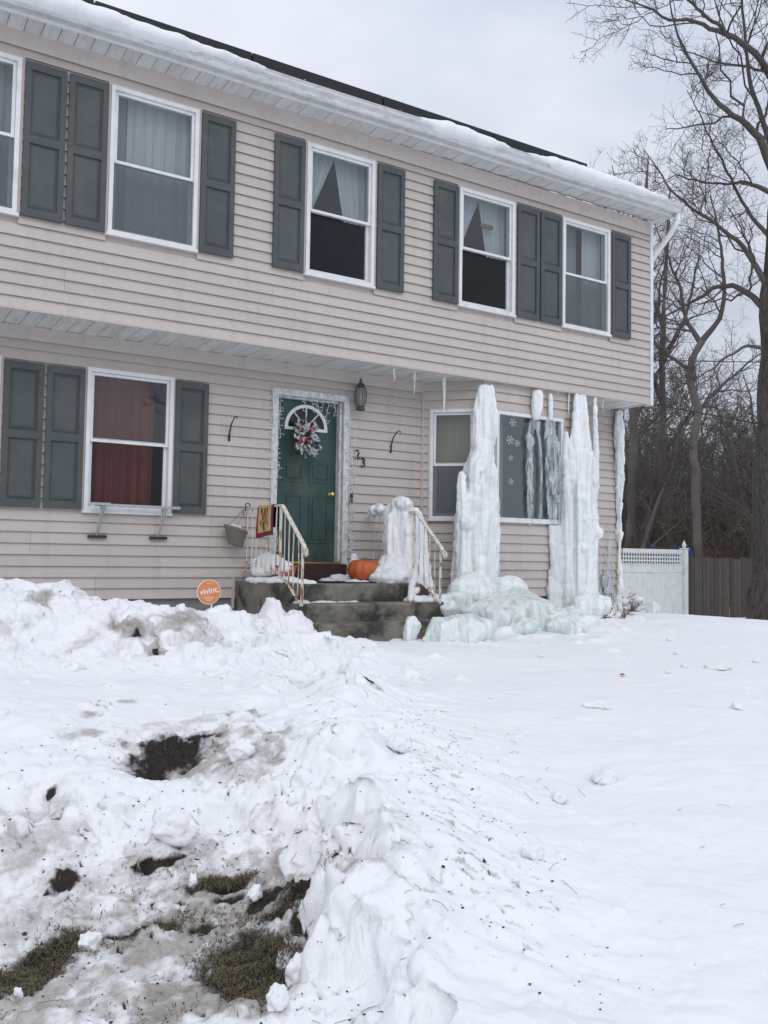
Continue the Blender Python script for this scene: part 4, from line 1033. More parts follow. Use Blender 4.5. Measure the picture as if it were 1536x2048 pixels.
def hook(x, z, label):
    mb = MB(); P = [(x, YL - .02, z - .02), (x, YL - .03, z + .07), (x + .004, YL - .07, z + .16), (x + .008, YL - .14, z + .22), (x + .01, YL - .20, z + .232), (x + .01, YL - .225, z + .215), (x + .01, YL - .215, z + .195), (x + .01, YL - .20, z + .205)]
    mb.tube(P, [.010, .009, .008, .007, .007, .006, .005, .004], 6); mb.tube([(x, YL - .018, z - .03), (x, YL - .018, z + .05)], .012, 6)
    tag(mb.build('plant_hook', 'dark_metal', None, True), label, 'hook', 'plant hooks beside the door')
hook(2.384, 2.10, 'curved black plant hook on the wall left of the door')
hook(4.555, 2.13, 'curved black plant hook on the wall right of the door')
tag(MB().box(3.965, 4.0, YL - .046, YL - .021, 1.435, 1.545).box(3.972, 3.993, YL - .05, YL - .0465, 1.455, 1.48).build('doorbell', 'dark_metal'), 'small black doorbell on the right door trim', 'doorbell')
ub = empty('utility_box', (8.31, YL, .38), 'grey outlet box low on the wall by the house corner', 'box')
mb = MB(); mb.lathe([(.09, 0), (.09, .03), (.07, .05), (.0, .055)], (0, 0, 0), 14, cap=False)
for V in mb.v: V[:] = np.stack([8.31 + V[:, 0] * .8, YL - .02 - V[:, 2], .47 + V[:, 1] * 1.2], -1)
mb.build('cover', 'galvanised', ub, True); MB().box(8.29, 8.33, YL - .06, YL - .02, .30, .42).build('conduit', 'galvanised', ub)

# air-conditioner support left bolted under the window
ac = empty('window_bracket', (1.25, YL - .1, .95), 'bare metal air-conditioner bracket under the red-curtained window', 'bracket')
MB().box(.90, 1.80, YL - .13, YL - .10, 1.262, 1.292).build('cross_bar', 'galvanised', ac)
MB().box(.84, 1.05, YL - .155, YL - .131, 1.270, 1.300).build('clamp', 'galvanised', ac)
for x in (.955, 1.60):
    MB().box(x + .0, x + .02, YL - .30, YL - .09, 1.238, 1.260).build('top_arm', 'galvanised', ac)
    MB().tube([(x - .005, YL - .28, 1.25), (x - .015, YL - .05, .965)], .014, 4).build('strut', 'galvanised', ac)
    MB().tube([(x + .02, YL - .10, 1.25), (x - .008, YL - .10, 1.04)], .008, 4).build('brace', 'galvanised', ac)
    MB().box(x - .10, x + .09, YL - .052, YL - .020, .935, .965).build('foot_pad', 'dark_metal', ac)

# curtains ----------------------------------------------------------
def drape(x0, x1, y, zt, zb, amp, k, mat, label, cat='curtain', gath=None, rot=None, ph=0.0):
    n_, m_ = 60, 14; P = []
    for j in range(m_ + 1):
        v = j / m_; z = zt + (zb - zt) * v; row = []
        xa, xb = (x0, x1) if gath is None else gath(v)
        for i in range(n_ + 1):
            u = i / n_; row.append((xa + (xb - xa) * u, y + amp * (math.sin(u * k + ph) + .45 * math.sin(u * k * 2.3 + 1 + v * 1.5)) * (.55 + .45 * v), z))
        P.append(row)
    mb = MB().grid(P)
    if rot: slant(mb, *rot)
    return tag(mb.build('curtain', mat, None, True), label, cat)
cy = YU + .17
drape(-.97, -.0, cy, WZ1 + .03, WZ0 - .03, .02, 38, 'curtain_grey', 'grey curtain in the upstairs window at the left picture edge')
drape(.78, 1.03, cy + .03, WZ1 + .03, WZ0 - .03, .012, 20, 'curtain_grey', 'narrow grey curtain at the left side of the second upstairs window')
drape(1.02, 1.74, cy, WZ1 + .03, WZ0 - .03, .022, 34, 'curtain_white', 'white sheer curtain filling the second upstairs window')
def tieback(x0, x1, ty0, side_):
    w_ = x1 - x0
    return (lambda v: (x0, x0 + w_ * (.52 - .34 * v))) if side_ < 0 else (lambda v: (x1 - w_ * (.50 - .16 * v), x1))
for (a, b, nm) in ((2.97, 3.90, 'third'), (5.10, 6.05, 'fourth')):
    drape(0, 0, cy, WZ1 + .03, WZ0 + .80, .012, 24, 'curtain_white', 'white curtain drawn left in the %s upstairs window' % nm, gath=tieback(a, b, 0, -1))
    drape(0, 0, cy + .02, WZ1 + .03, WZ0 + .80, .012, 26, 'curtain_white', 'white curtain drawn right in the %s upstairs window' % nm, gath=tieback(a, b, 0, 1))
drape(7.42, 7.80, cy, WZ1 + .03, WZ0 - .03, .016, 26, 'curtain_white', 'white curtain on the right half of the rightmost upstairs window')
drape(6.85, 7.42, cy + .12, WZ1 + .03, WZ0 - .03, .01, 12, 'curtain_grey', 'dim grey curtain on the left half of the rightmost upstairs window')
drape(.78, 1.58, YL + .20, LZ1 + .03, LZ0 - .03, .040, 40, 'curtain_red', 'dark red curtain in the ground-floor window')
drape(-.97, -.0, YL + .20, LZ1 + .03, LZ0 - .03, .02, 30, 'curtain_red', 'red curtain in the ground-floor window cut by the left edge')
drape(5.90, 6.08, .066 + .17, 2.74, 1.24, .02, 14, 'curtain_beige', 'beige curtain at the left side of the picture window')
drape(.10, .72, .18, 2.74, 1.24, .004, 40, 'curtain_beige', 'beige shade in the narrow bay window', 'shade', rot=(BL0, BF0))
tag(MB().box(5.57, 5.77, YU + .11, YU + .14, 5.075, 5.125).box(5.72, 5.75, YU + .10, YU + .109, 5.085, 5.115).build('window_ornament', 'paper_brown'), 'small reddish ornament in the fourth upstairs window', 'ornament')
# paper snowflakes stuck to the picture window
def flake(x, z, r, label):
    mb = MB(); y = .066 + .017
    for k in range(6):
        t = k * math.pi / 3 + .2; d_ = np.array([math.cos(t), 0, math.sin(t)]); p_ = np.array([-math.sin(t), 0, math.cos(t)]); c_ = np.array([x, y, z])
        def bar(a, b, w_):
            dd = (b - a) / np.linalg.norm(b - a); q = np.array([-dd[2], 0, dd[0]]) * w_; V = []
            for yo in (0, .0015): V += [a - q + [0, yo, 0], b - q + [0, yo, 0], b + q + [0, yo, 0], a + q + [0, yo, 0]]
            mb.add(V, [(0, 1, 2, 3), (7, 6, 5, 4), (0, 4, 5, 1), (1, 5, 6, 2), (2, 6, 7, 3), (3, 7, 4, 0)])
        bar(c_ + d_ * .004, c_ + d_ * r, r * .05)
        for s in (-1, 1):
            for f_ in (.45, .7): bar(c_ + d_ * r * f_, c_ + d_ * r * (f_ + .2) + p_ * s * r * .22, r * .04)
    tag(mb.build('snowflake_decal', 'decal_white'), label, 'decal', 'snowflakes on the picture window')
flake(6.11, 2.57, .062, 'topmost white snowflake decal on the picture window'); flake(6.065, 2.335, .065, 'left white snowflake decal below the topmost one')
flake(6.185, 2.30, .048, 'small white snowflake decal right of the left one'); flake(6.08, 2.10, .04, 'faint small snowflake decal in the middle of the row'); flake(6.085, 1.79, .045, 'lowest white snowflake decal on the picture window')

# wreath --------------------------------------------------------------
wc = np.array([3.335, YL + .015, 2.20]); wr = empty('door_wreath', tuple(wc - [0, 0, .3]), 'frosted evergreen wreath with red baubles on the green door', 'wreath')
rg = np.random.RandomState(3)
def sprig(mb, p, d_, L, n_, rad):
    d_ = d_ / np.linalg.norm(d_)
    for k in range(n_):
        s = rg.rand(); q = rg.normal(size=3); q -= d_ * (q @ d_) * .6; q /= np.linalg.norm(q); a = p + d_ * L * s; b = a + (q * .8 + d_ * .6) * rad * rg.uniform(.6, 1.2)
        w_ = np.cross(b - a, rg.normal(size=3)); w_ /= np.linalg.norm(w_) + 1e-9; w_ *= .0028
        mb.add([a - w_, a + w_, b + w_ * .5, b - w_ * .5], [(0, 1, 2, 3)])
gm, fm = MB(), MB()
for k in range(230):
    t = rg.uniform(0, 2 * math.pi); r_ = .088 + rg.normal() * .045; p = wc + np.array([r_ * math.cos(t) * 1.0, -.03 - .05 * rg.rand(), r_ * math.sin(t) * 1.05 - (.04 if math.sin(t) < -.6 else 0)])
    d_ = np.array([math.cos(t + rg.normal() * .7), -.5 + rg.normal() * .3, math.sin(t + rg.normal() * .7)])
    if rg.rand() < .62: sprig(gm, p, d_, .065, 34, .028)
    else: sprig(fm, p + [0, -.02, 0], d_, .06, 34, .025)
tag(gm.build('greenery', 'needle', wr), kind='stuff'); tag(fm.build('frosted_tips', 'frost', wr), kind='stuff')
for (dx, dz, r_) in ((-.075, .10, .036), (.085, .105, .042), (.03, -.01, .036), (-.09, -.07, .040), (-.02, -.05, .030), (-.03, .06, .025), (.05, -.09, .022), (-.115, -.10, .028)):
    r_ *= .8; m2 = MB(); ell(m2, wc + [dx * .85, -.085, dz * .85], (r_, r_ * .8, r_), 14, 9); m2.build('bauble', 'red_glass', wr, True)

# icicle string lights round the door frame -------------------------------
sl = empty('string_lights', (3.42, YL - .06, .7), 'white icicle string lights stapled round the green door frame', 'string lights')
wm, bm_ = MB(), MB(); rl = random.Random(9)
def strand(p, n_, fall, xs=.018):
    P = [p]; 
    for k in range(n_):
        p = (p[0] + rl.uniform(-xs, xs), p[1] + rl.uniform(-.008, .008), p[2] - fall * rl.uniform(.6, 1.2)); P.append(p)
        q = (p[0] + rl.choice((-1, 1)) * rl.uniform(.018, .032), p[1] - rl.uniform(0, .015), p[2] + rl.uniform(-.012, .016))
        wm.tube([p, q], .0022, 3); bm_.tube([q, (q[0] * 1.0 + (q[0] - p[0]) * .5, q[1], q[2] + (q[2] - p[2]) * .4)], [.0055, .003], 5)
    wm.tube(P, .0026, 4)
yl = YL - .055
strand((2.90, yl, 2.74), 38, .052, .012)
for (x, n_) in ((2.97, 6), (3.30, 4), (3.40, 5), (3.47, 5), (3.55, 3), (3.62, 9), (3.70, 5)): strand((x + .02, yl, 2.67), n_, .045)
for z in (2.52, 2.35, 2.12, 1.96, 1.88): strand((2.985, yl, z), 4, .045, .02)
for k in range(4): strand((3.925 + .02 * k, yl, 2.6 - .1 * k), 34 - 4 * k, .052, .016)
for k in range(7): strand((3.94 + .01 * k, yl - .01, 1.2 - .06 * k), 6, .04, .025)
for k in range(4): strand((2.93 + .02 * k, yl, 1.25 - .07 * k), 7, .05, .02)
wm.tube([(2.90, yl, 2.735), (3.1, yl, 2.70), (3.4, yl, 2.685), (3.7, yl, 2.67), (3.94, yl, 2.70)], .003, 4)
wm.build('wire', 'wire_white', sl); tag(bm_.build('bulbs', 'bulb_white', sl), kind='stuff')

# on the platform ---------------------------------------------------------
pk = empty('pumpkin', (3.78, -.10, .49), 'orange pumpkin sitting in the snow beside the door', 'pumpkin')
n_, m_ = 72, 22; P = []
for j in range(m_ + 1):
    a = j / m_ * math.pi; row = []
    for i in range(n_):
        t = i / n_ * 2 * math.pi; rib = 1 - .075 * (abs(math.cos(t * 5.5)) ** .0 - abs(math.sin(t * 5.5)) ** .45) - .0
        rr_ = .198 * math.sin(a) ** .72 * (1 - .09 * (1 - abs(math.sin(t * 5.5)) ** .6))
        zz = .135 * math.cos(a) * (1 - .22 * math.exp(-(math.sin(a) / .35) ** 2)) 
        row.append((3.78 + rr_ * math.cos(t), -.10 + rr_ * math.sin(t), .49 + .138 + zz * (1 + .04 * math.sin(t))))
    P.append(row)
MB().grid(P, wrap=True).build('flesh', 'pumpkin_skin', pk, True)
MB().tube([(3.78, -.10, .725), (3.782, -.10, .755), (3.795, -.105, .775)], [.022, .014, .012], 7).build('stem', 'stem', pk, True)
mb = MB(); x0, x1, y0, y1 = 3.15, 3.78, -.36, .02
mb.box(x0, x1, y0, y1, .491, .503)
tag(mb.build('door_mat', 'black_mat'), 'thin black doormat at the platform edge', 'doormat')
pl = empty('window_box', (2.72, .12, .49), 'terracotta trough heaped with snow behind the left railing', 'planter')
mb = MB(); mb.prism([(2.64, .565), (2.82, .565), (2.845, .66), (2.615, .66)], 'y', -.25, .46)
mb.build('trough', 'terracotta', pl); MB().box(2.605, 2.855, -.26, .47, .661, .678).build('rim', 'terracotta', pl)
mb = MB()
for (x, y, z, a, b, c) in ((2.72, .15, .665, .15, .30, .14), (2.71, -.08, .655, .15, .20, .09), (2.72, .32, .67, .14, .18, .11), (2.64, .1, .60, .10, .30, .05)): ell(mb, (x, y, z), (a, b, c))
V, F, Nn = vox(mb, .016, 3); V = flute(V, Nn, .006, .02, .004, 41, 6, 6); np_obj('snow_heap', V, F, 'snow', pl)
mb = MB()
for (x, y, z, a, b, c) in ((2.70, .1, .50, .22, .5, .055), (2.66, -.25, .51, .17, .3, .05), (2.78, .42, .50, .2, .18, .05), (2.85, -.42, .495, .13, .16, .028)): ell(mb, (x, y, z), (a, b, c))
V, F, Nn = vox(mb, .014, 3); V = flute(V, Nn, .008, .02, .004, 42, 6, 6); tag(np_obj('snow_drift', V, F, 'snow'), 'snow left along the left edge of the stoop under the railing', 'snow')
mb = MB()
for (x, y, z, a, b, c) in ((3.62, .30, .495, .22, .18, .04), (3.85, .10, .50, .2, .3, .05), (3.98, -.2, .50, .2, .3, .05), (3.62, -.22, .49, .16, .14, .022)): ell(mb, (x, y, z), (a, b, c))
V, F, Nn = vox(mb, .014, 3); V = flute(V, Nn, .01, .02, .004, 43, 7, 7); tag(np_obj('snow_drift', V, F, 'ice_rime'), 'icy snow drift around the pumpkin', 'snow')
mb = MB()
for (x, y, z, a, b, c) in ((2.95, -.68, .300, .16, .05, .022), (3.25, -.66, .300, .14, .035, .018), (2.68, -.72, .303, .10, .09, .03), (4.1, -.75, .31, .2, .14, .06)): ell(mb, (x, y, z), (a, b, c))
V, F, Nn = vox(mb, .012, 3); V = flute(V, Nn, .006, .012, .004, 44, 8, 8); tag(np_obj('snow_drift', V, F, 'ice_rime'), 'thin icy snow on the middle step', 'snow')
rm = empty('frozen_mat', (4.2, -.52, .42), 'red and navy patterned mat half buried in ice on the right of the steps', 'mat')
MB().box(4.12, 4.34, -.60, -.57, .40, .46).build('fabric', 'navy_print', rm)
for k in range(8): MB().box(4.13 + k * .027, 4.145 + k * .027, -.606, -.601, .41, .45).build('stripe', 'red_print', rm)

# yard sign ------------------------------------------------------------------
ys = empty('yard_sign', (1.75, -.6, .05), 'round orange security sign on a stake by the steps', 'sign')
sx, sz, sr = 1.735, .418, .120
th = np.arange(40) * 2 * math.pi / 40
def disc(r, y0, y1, nm, mat): MB().prism([(sx + r * math.cos(t), sz + r * math.sin(t)) for t in th], 'y', y0, y1).build(nm, mat, ys)
disc(sr, -.604, -.596, 'sign_plate', 'sign_white'); disc(sr * .945, -.6075, -.6045, 'sign_face', 'sign_orange')
wall_text('lettering', 'vivint.', .082, .001, sx, -.6088, sz + .012, 'sign_white', ys, .0016, .16)
for dz, w_ in ((-.05, .11), (-.065, .09), (-.08, .07), (.085, .05)): MB().box(sx - w_ / 2, sx + w_ / 2, -.6086, -.6078, sz + dz, sz + dz + .004).build('fine_print', 'sign_white', ys)
MB().tube([(sx + .05, -.59, -.2), (sx + .03, -.59, sz - .02)], .008, 6).build('stake', 'sign_white', ys)

# solar panels and roof snow ------------------------------------------------
py0 = -.13
for k in range(7):
    x1 = 7.22 - k * 1.66; x0 = x1 - 1.64
    sp = empty('solar_panel', (x0, py0, 6.0 + EAVE(x0)), 'black solar panel seen edge-on above the gutter', 'solar panel', 'solar panels on the roof')
    def tilt(x, y, z): return (x, py0 + y, 6.075 + EAVE(x) + y * RPZ + z)
    def tb(a, b, c, d, e_, f_): return [tilt(x, y, z) for (x, y, z) in ((a, c, e_), (b, c, e_), (b, d, e_), (a, d, e_), (a, c, f_), (b, c, f_), (b, d, f_), (a, d, f_))]
    FB = [(0, 3, 2, 1), (4, 5, 6, 7), (0, 1, 5, 4), (1, 2, 6, 5), (2, 3, 7, 6), (3, 0, 4, 7)]
    mb = MB(); mb.add(tb(x0, x1, 0, .04, .015, .135), FB); mb.add(tb(x0, x1, .93, .97, .055, .125), FB); mb.add(tb(x0, x0 + .03, .041, .929, .055, .125), FB); mb.add(tb(x1 - .03, x1, .041, .929, .055, .125), FB)
    mb.build('frame', 'solar_frame', sp); MB().add(tb(x0 + .031, x1 - .031, .042, .928, .10, .118), FB).build('cells', 'solar_cell', sp)
    MB().add(tb(x0 + .3, x0 + .34, .1, .9, -.01, .054), FB).add(tb(x1 - .34, x1 - .3, .1, .9, -.01, .054), FB).build('rail_mount', 'galvanised', sp)
def roof_snow(xs, y, hs, label, seed):
    mb = MB(); r_ = random.Random(seed); x = xs[0]
    while x < xs[1]:
        u = (x - xs[0]) / (xs[1] - xs[0]); h = np.interp(u, np.linspace(0, 1, len(hs)), hs)
        ell(mb, (x, y + r_.uniform(-.02, .02), 5.895 + EAVE(x)), (.17, .14 + h * .3, max(.02, h * r_.uniform(.96, 1.04)))); x += .08
    V, F, Nn = vox(mb, .020, 8); V = flute(V, Nn, .003, .006, .001, seed, 3, 3); tag(np_obj('roof_snow', V, F, 'snow'), label, 'snow', 'snow along the gutter')
roof_snow((-2.5, 2.3), -.33, [.125, .125, .12, .105, .085, .03], 'snow lying along the gutter at the top left', 51)
roof_snow((4.25, 5.55), -.33, [.03, .105, .105, .09, .03], 'short snow patch on the gutter above the third and fourth windows', 52)
roof_snow((5.95, 8.5), -.33, [.03, .105, .11, .09, .065, .03], 'long snow patch at the right end of the gutter', 53)
# ------------------------------------------------------------------ fences
zf = lambda x, y: float(ground_z(np.array([x]), np.array([y]))[0])
FY = 5.0
vf = empty('vinyl_fence', (14.2, FY, -.5), 'white vinyl fence panel with lattice top beside the house', 'fence')
vx0, vx1, vz = 12.2, 15.42, 1.02
MB().box(vx0, vx1, FY - .03, FY + .03, vz - .06, vz + .03).build('top_rail', 'white_vinyl', vf)
MB().box(vx0, vx1, FY - .03, FY + .03, vz - .50, vz - .34).build('middle_rail', 'white_vinyl', vf)
for k in range(4): MB().box(vx0, vx1, FY - .008, FY + .008, vz - .335 + k * .085, vz - .305 + k * .085).build('lattice_slat', 'white_vinyl', vf)
x = vx1 - .05
while x > 13.0: MB().box(x - .032, x, FY + .009, FY + .02, vz - .34, vz - .06).build('lattice_slat', 'white_vinyl', vf); x -= .085
x = vx1
while x > 12.9: MB().box(x - .147, x, FY - .014, FY + .014, -1.0, vz - .50).build('board', 'white_vinyl', vf); x -= .15
for x in (15.42, 12.1):
    p = MB().box(x, x + .13, FY - .065, FY + .065, -1.0, 1.06).build('post', 'white_vinyl', vf)
    mb = MB(); mb.box(x - .015, x + .145, FY - .08, FY + .08, 1.061, 1.09); c_ = (x + .065, FY, 1.09)
    mb.lathe([(.062, .0), (.03, .02), (.048, .05), (.052, .075), (.036, .11), (.012, .16), (.002, .19)], c_, 10); mb.build('post_cap', 'white_vinyl', p, True)
wf = empty('wooden_fence', (17.5, FY, -.6), 'weathered dark wooden board fence beside the big tree', 'fence')
rf = random.Random(5); x = 15.57
for z in (-.15, .55): MB().box(15.56, 22, FY + .026, FY + .065, z, z + .09).build('rail', 'wood_fence', wf)
while x < 21.5:
    w_ = rf.uniform(.125, .145); h = .87 + rf.uniform(-.025, .02); y = FY + rf.uniform(-.006, .006)
    MB().prism([(x, -1.1), (x + w_, -1.1), (x + w_ + rf.uniform(-.006, .006), h - .02), (x + w_ - .025, h), (x + .02, h + rf.uniform(-.008, .008)), (x, h - .025)], 'y', y, y + .02).build('board', 'wood_fence', wf); x += w_ + rf.choice((.004, .006, .012, .02))
pf = empty('play_frame', (17.8, 7.2, -.5), 'blue play frame partly hidden behind the wooden fence', 'play frame')
for dx in (0, 1.15):
    for s in (-1, 1): MB().tube([(17.0 + dx * 1.2 + s * .55, 7.2, -.6), (17.0 + dx * 1.2, 7.2, 1.18)], .04, 8).build('leg', 'blue_plastic', pf, True)
MB().tube([(16.5, 7.2, .98), (18.9, 7.2, .62)], .018, 6).build('cross_bar', 'dark_metal', pf)
MB().box(17.75, 18.0, 7.1, 7.2, .75, 1.2).build('seat', 'blue_plastic', pf)

# ------------------------------------------------------------------ bare trees
def batch(P, Rr, n):
    nb, m_ = P.shape[:2]; T = np.gradient(P, axis=1); T /= np.linalg.norm(T, axis=2, keepdims=True) + 1e-9
    ref = np.where(np.abs(T[:, :1, 2:3]) < .8, np.array([0, 0, 1.0]), np.array([1.0, 0, 0])); u = np.cross(T, np.broadcast_to(ref, T.shape)); u /= np.linalg.norm(u, axis=2, keepdims=True) + 1e-9; w_ = np.cross(T, u)
    th = np.arange(n) * 2 * math.pi / n
    V = P[:, :, None, :] + Rr[:, :, None, None] * (np.cos(th)[None, None, :, None] * u[:, :, None, :] + np.sin(th)[None, None, :, None] * w_[:, :, None, :])
    idx = np.arange(nb * m_ * n).reshape(nb, m_, n); a = idx[:, :-1]; b_ = idx[:, 1:]
    F = np.stack([a, np.roll(a, -1, 2), np.roll(b_, -1, 2), b_], -1).reshape(-1, 4)
    return V.reshape(-1, 3), F
def at_t(P, t):
    m_ = P.shape[1]; f = t * (m_ - 1); i = np.clip(f.astype(int), 0, m_ - 2); w_ = (f - i)[:, None]; r = np.arange(len(P)); return P[r, i] * (1 - w_) + P[r, i + 1] * w_
def sprout(P, Rr, k, rng, lo=.15, spread=.8, up=.15, lenf=(.35, .65), radf=.55, m_=6, rmin=.004, bend=.25, zig=.05, tgap=None, absl=None):
    nb = len(P); rep = np.repeat(np.arange(nb), k); t = rng.uniform(lo, .98, nb * k); Pp = P[rep]; Rp = Rr[rep]
    st = at_t(Pp, t); tg = at_t(Pp, np.minimum(t + .05, 1)) - at_t(Pp, np.maximum(t - .05, 0)); tg /= np.linalg.norm(tg, axis=1, keepdims=True) + 1e-9
    q = rng.normal(size=(nb * k, 3)); q -= tg * (q * tg).sum(1, keepdims=True); q /= np.linalg.norm(q, axis=1, keepdims=True) + 1e-9
    d = tg * (1 - spread * .5) + q * spread + np.array([0, 0, up]); d /= np.linalg.norm(d, axis=1, keepdims=True)
    Lp = np.linalg.norm(np.diff(Pp, axis=1), axis=2).sum(1); L = Lp * rng.uniform(*lenf, nb * k) * (1.05 - .55 * t)
    if absl is not None: L = np.clip(L, *absl)
    s = np.linspace(0, 1, m_)[None, :, None]; c_ = rng.normal(size=(nb * k, 1, 3)) * bend + np.array([0, 0, up * .8])
    C = st[:, None] + L[:, None, None] * (d[:, None] * s + c_ * s ** 2 * .6)
    C[:, 1:] += rng.normal(size=(nb * k, m_ - 1, 3)) * (zig * L[:, None, None]) * .6
    r0 = np.maximum(np.minimum(at_t(Rp[:, :, None], t)[:, 0] * radf, L * .022), rmin); RR = r0[:, None] * np.linspace(1, .35, m_)[None]; return C, np.maximum(RR, rmin * .6)
def join(parts):
    Vs, Fs, n_ = [], [], 0
    for V, F in parts: Vs.append(V); Fs.append(F + n_); n_ += len(V)
    return np.concatenate(Vs), np.concatenate(Fs)
def resample(pts, m_):
    a = np.array(pts, float); d = np.r_[0, np.cumsum(np.linalg.norm(np.diff(a[:, :3], axis=0), axis=1))]; s = np.linspace(0, d[-1], m_)
    return np.stack([np.interp(s, d, a[:, k]) for k in range(4)], -1)
def smooth_noise(Q, amp, seed):
    i = np.arange(len(Q)); return Q + np.stack([amp * fbm(i * .35 + 3, i * 0 + seed, s=seed + k, o=3) for k in range(3)], -1) * np.sin(np.linspace(0, math.pi, len(Q)))[:, None]
def big_tree(name, trunk, limbs, label, seed, counts=(9, 7, 6, 3), bark='bark', rmin=.0045, upr=.18):
    rng = np.random.RandomState(seed); root = empty(name, tuple(trunk[0][:3]), label, 'tree')
    A = resample(trunk, 40); V, F = batch(smooth_noise(A[:, :3], .05, seed)[None], A[None, :, 3] * (1 + .06 * rng.normal(size=(1, 40))), 22)
    # buttress and bark ridges
    ax = np.repeat(A[:, :3], 22, 0); d = V - ax; V = ax + d * (1 + .12 * fbm(V[:, 0] * 9, V[:, 1] * 9, V[:, 2] * .9, s=seed, o=3))[:, None]
    np_obj('trunk', V, F, bark, root)
    LP = []; LR = []
    for k, l in enumerate(limbs):
        B = resample(l, 24); LP.append(smooth_noise(B[:, :3], .06, seed + 3 * k)); LR.append(B[:, 3])
    LP, LR = np.array(LP), np.array(LR)
    parts = [batch(LP, LR, 9)]
    P1, R1 = sprout(LP, LR, counts[0], rng, .12, .85, upr, (.35, .70), .45, 9, .009, .18, .03); parts.append(batch(P1, R1, 5))
    P2, R2 = sprout(P1, R1, counts[1], rng, .12, .9, upr, (.40, .75), .55, 7, .0062, .2, .03); parts.append(batch(P2, R2, 4))
    P3, R3 = sprout(P2, R2, counts[2], rng, .1, .9, upr * .8, (.40, .80), .6, 6, .0042, .25, .04); parts.append(batch(P3, R3, 3))
    P4, R4 = sprout(P3, R3, counts[3], rng, .1, .9, upr * .6, (.3, .65), .7, 4, rmin * .72, .3, .06); parts.append(batch(P4, R4, 3))
    V, F = join(parts); cr_ = np_obj('crown', V, F, 'twig', root); return root, cr_
oak, oak_crown = big_tree('bare_oak', [(14.94, 2.48, -0.75, 0.534), (14.94, 2.48, -0.45, 0.423), (14.94, 2.45, 0.01, 0.368), (14.87, 2.37, 2.07, 0.322), (14.82, 2.28, 4.12, 0.238), (14.71, 2.23, 6.18, 0.180), (14.75, 2.10, 7.72, 0.122), (14.70, 2.07, 8.85, 0.105), (14.75, 1.95, 10.29, 0.088), (14.77, 1.82, 12.34, 0.075), (14.73, 1.66, 15.43, 0.034)],
 [[(14.70, 2.08, 8.8, 0.093), (14.18, 2.07, 9.41, 0.074), (13.62, 2.11, 9.66, 0.056), (13.06, 2.15, 9.82, 0.046), (12.42, 2.22, 10.32, 0.031), (11.86, 2.24, 10.94, 0.019), (11.51, 2.12, 11.72, 0.008)],
  [(14.83, 1.91, 10.29, 0.074), (13.96, 1.94, 10.97, 0.062), (13.22, 1.92, 11.08, 0.053), (12.26, 2.04, 11.12, 0.034), (11.30, 2.17, 11.05, 0.022), (10.40, 2.26, 11.06, 0.009)],
  [(12.97, 1.84, 10.96, 0.043), (12.59, 2.06, 11.39, 0.031), (12.07, 2.35, 11.82, 0.019), (11.56, 2.64, 12.24, 0.008)],
  [(14.66, 2.27, 5.97, 0.074), (14.62, 2.62, 6.36, 0.062), (14.60, 2.97, 6.71, 0.053), (14.28, 3.53, 6.53, 0.037), (13.99, 4.09, 6.23, 0.022), (13.90, 4.50, 6.09, 0.008)],
  [(14.66, 2.24, 6.48, 0.068), (14.34, 2.53, 7.34, 0.046), (13.77, 3.00, 7.9, 0.034), (13.27, 3.42, 8.51, 0.022), (12.80, 3.81, 9.45, 0.009)],
  [(14.67, 2.12, 8.38, 0.056), (14.36, 2.59, 8.74, 0.031), (14.04, 3.08, 8.74, 0.022), (13.60, 3.63, 9.05, 0.014), (13.44, 4.03, 8.93, 0.008)],
  [(14.66, 2.08, 9.26, 0.056), (14.36, 2.33, 10.55, 0.043), (14.33, 2.43, 11.66, 0.031), (14.25, 2.54, 13.2, 0.019), (14.16, 2.65, 14.76, 0.008)],
  [(14.80, 2.23, 5.15, 0.050), (14.26, 2.42, 5.21, 0.031), (13.73, 2.62, 4.87, 0.022), (13.22, 2.82, 4.43, 0.012), (12.69, 3.00, 4.3, 0.008)],
  [(14.78, 2.08, 8.03, 0.062), (15.49, 1.96, 9.11, 0.043), (16.29, 1.78, 10.34, 0.031), (16.92, 1.69, 11.92, 0.012)],
  [(14.86, 2.15, 5.97, 0.062), (15.27, 1.84, 6.8, 0.043), (15.94, 1.39, 7.43, 0.031), (16.63, 0.94, 7.85, 0.012)],
  [(14.71, 2.15, 7.41, 0.050), (14.58, 2.63, 8.17, 0.034), (14.41, 3.11, 9.27, 0.025), (14.32, 3.55, 10.42, 0.015), (14.31, 3.94, 11.27, 0.008)]],
 'large bare oak with thick ridged trunk at the right picture edge', 5, (9, 7, 4, 2))
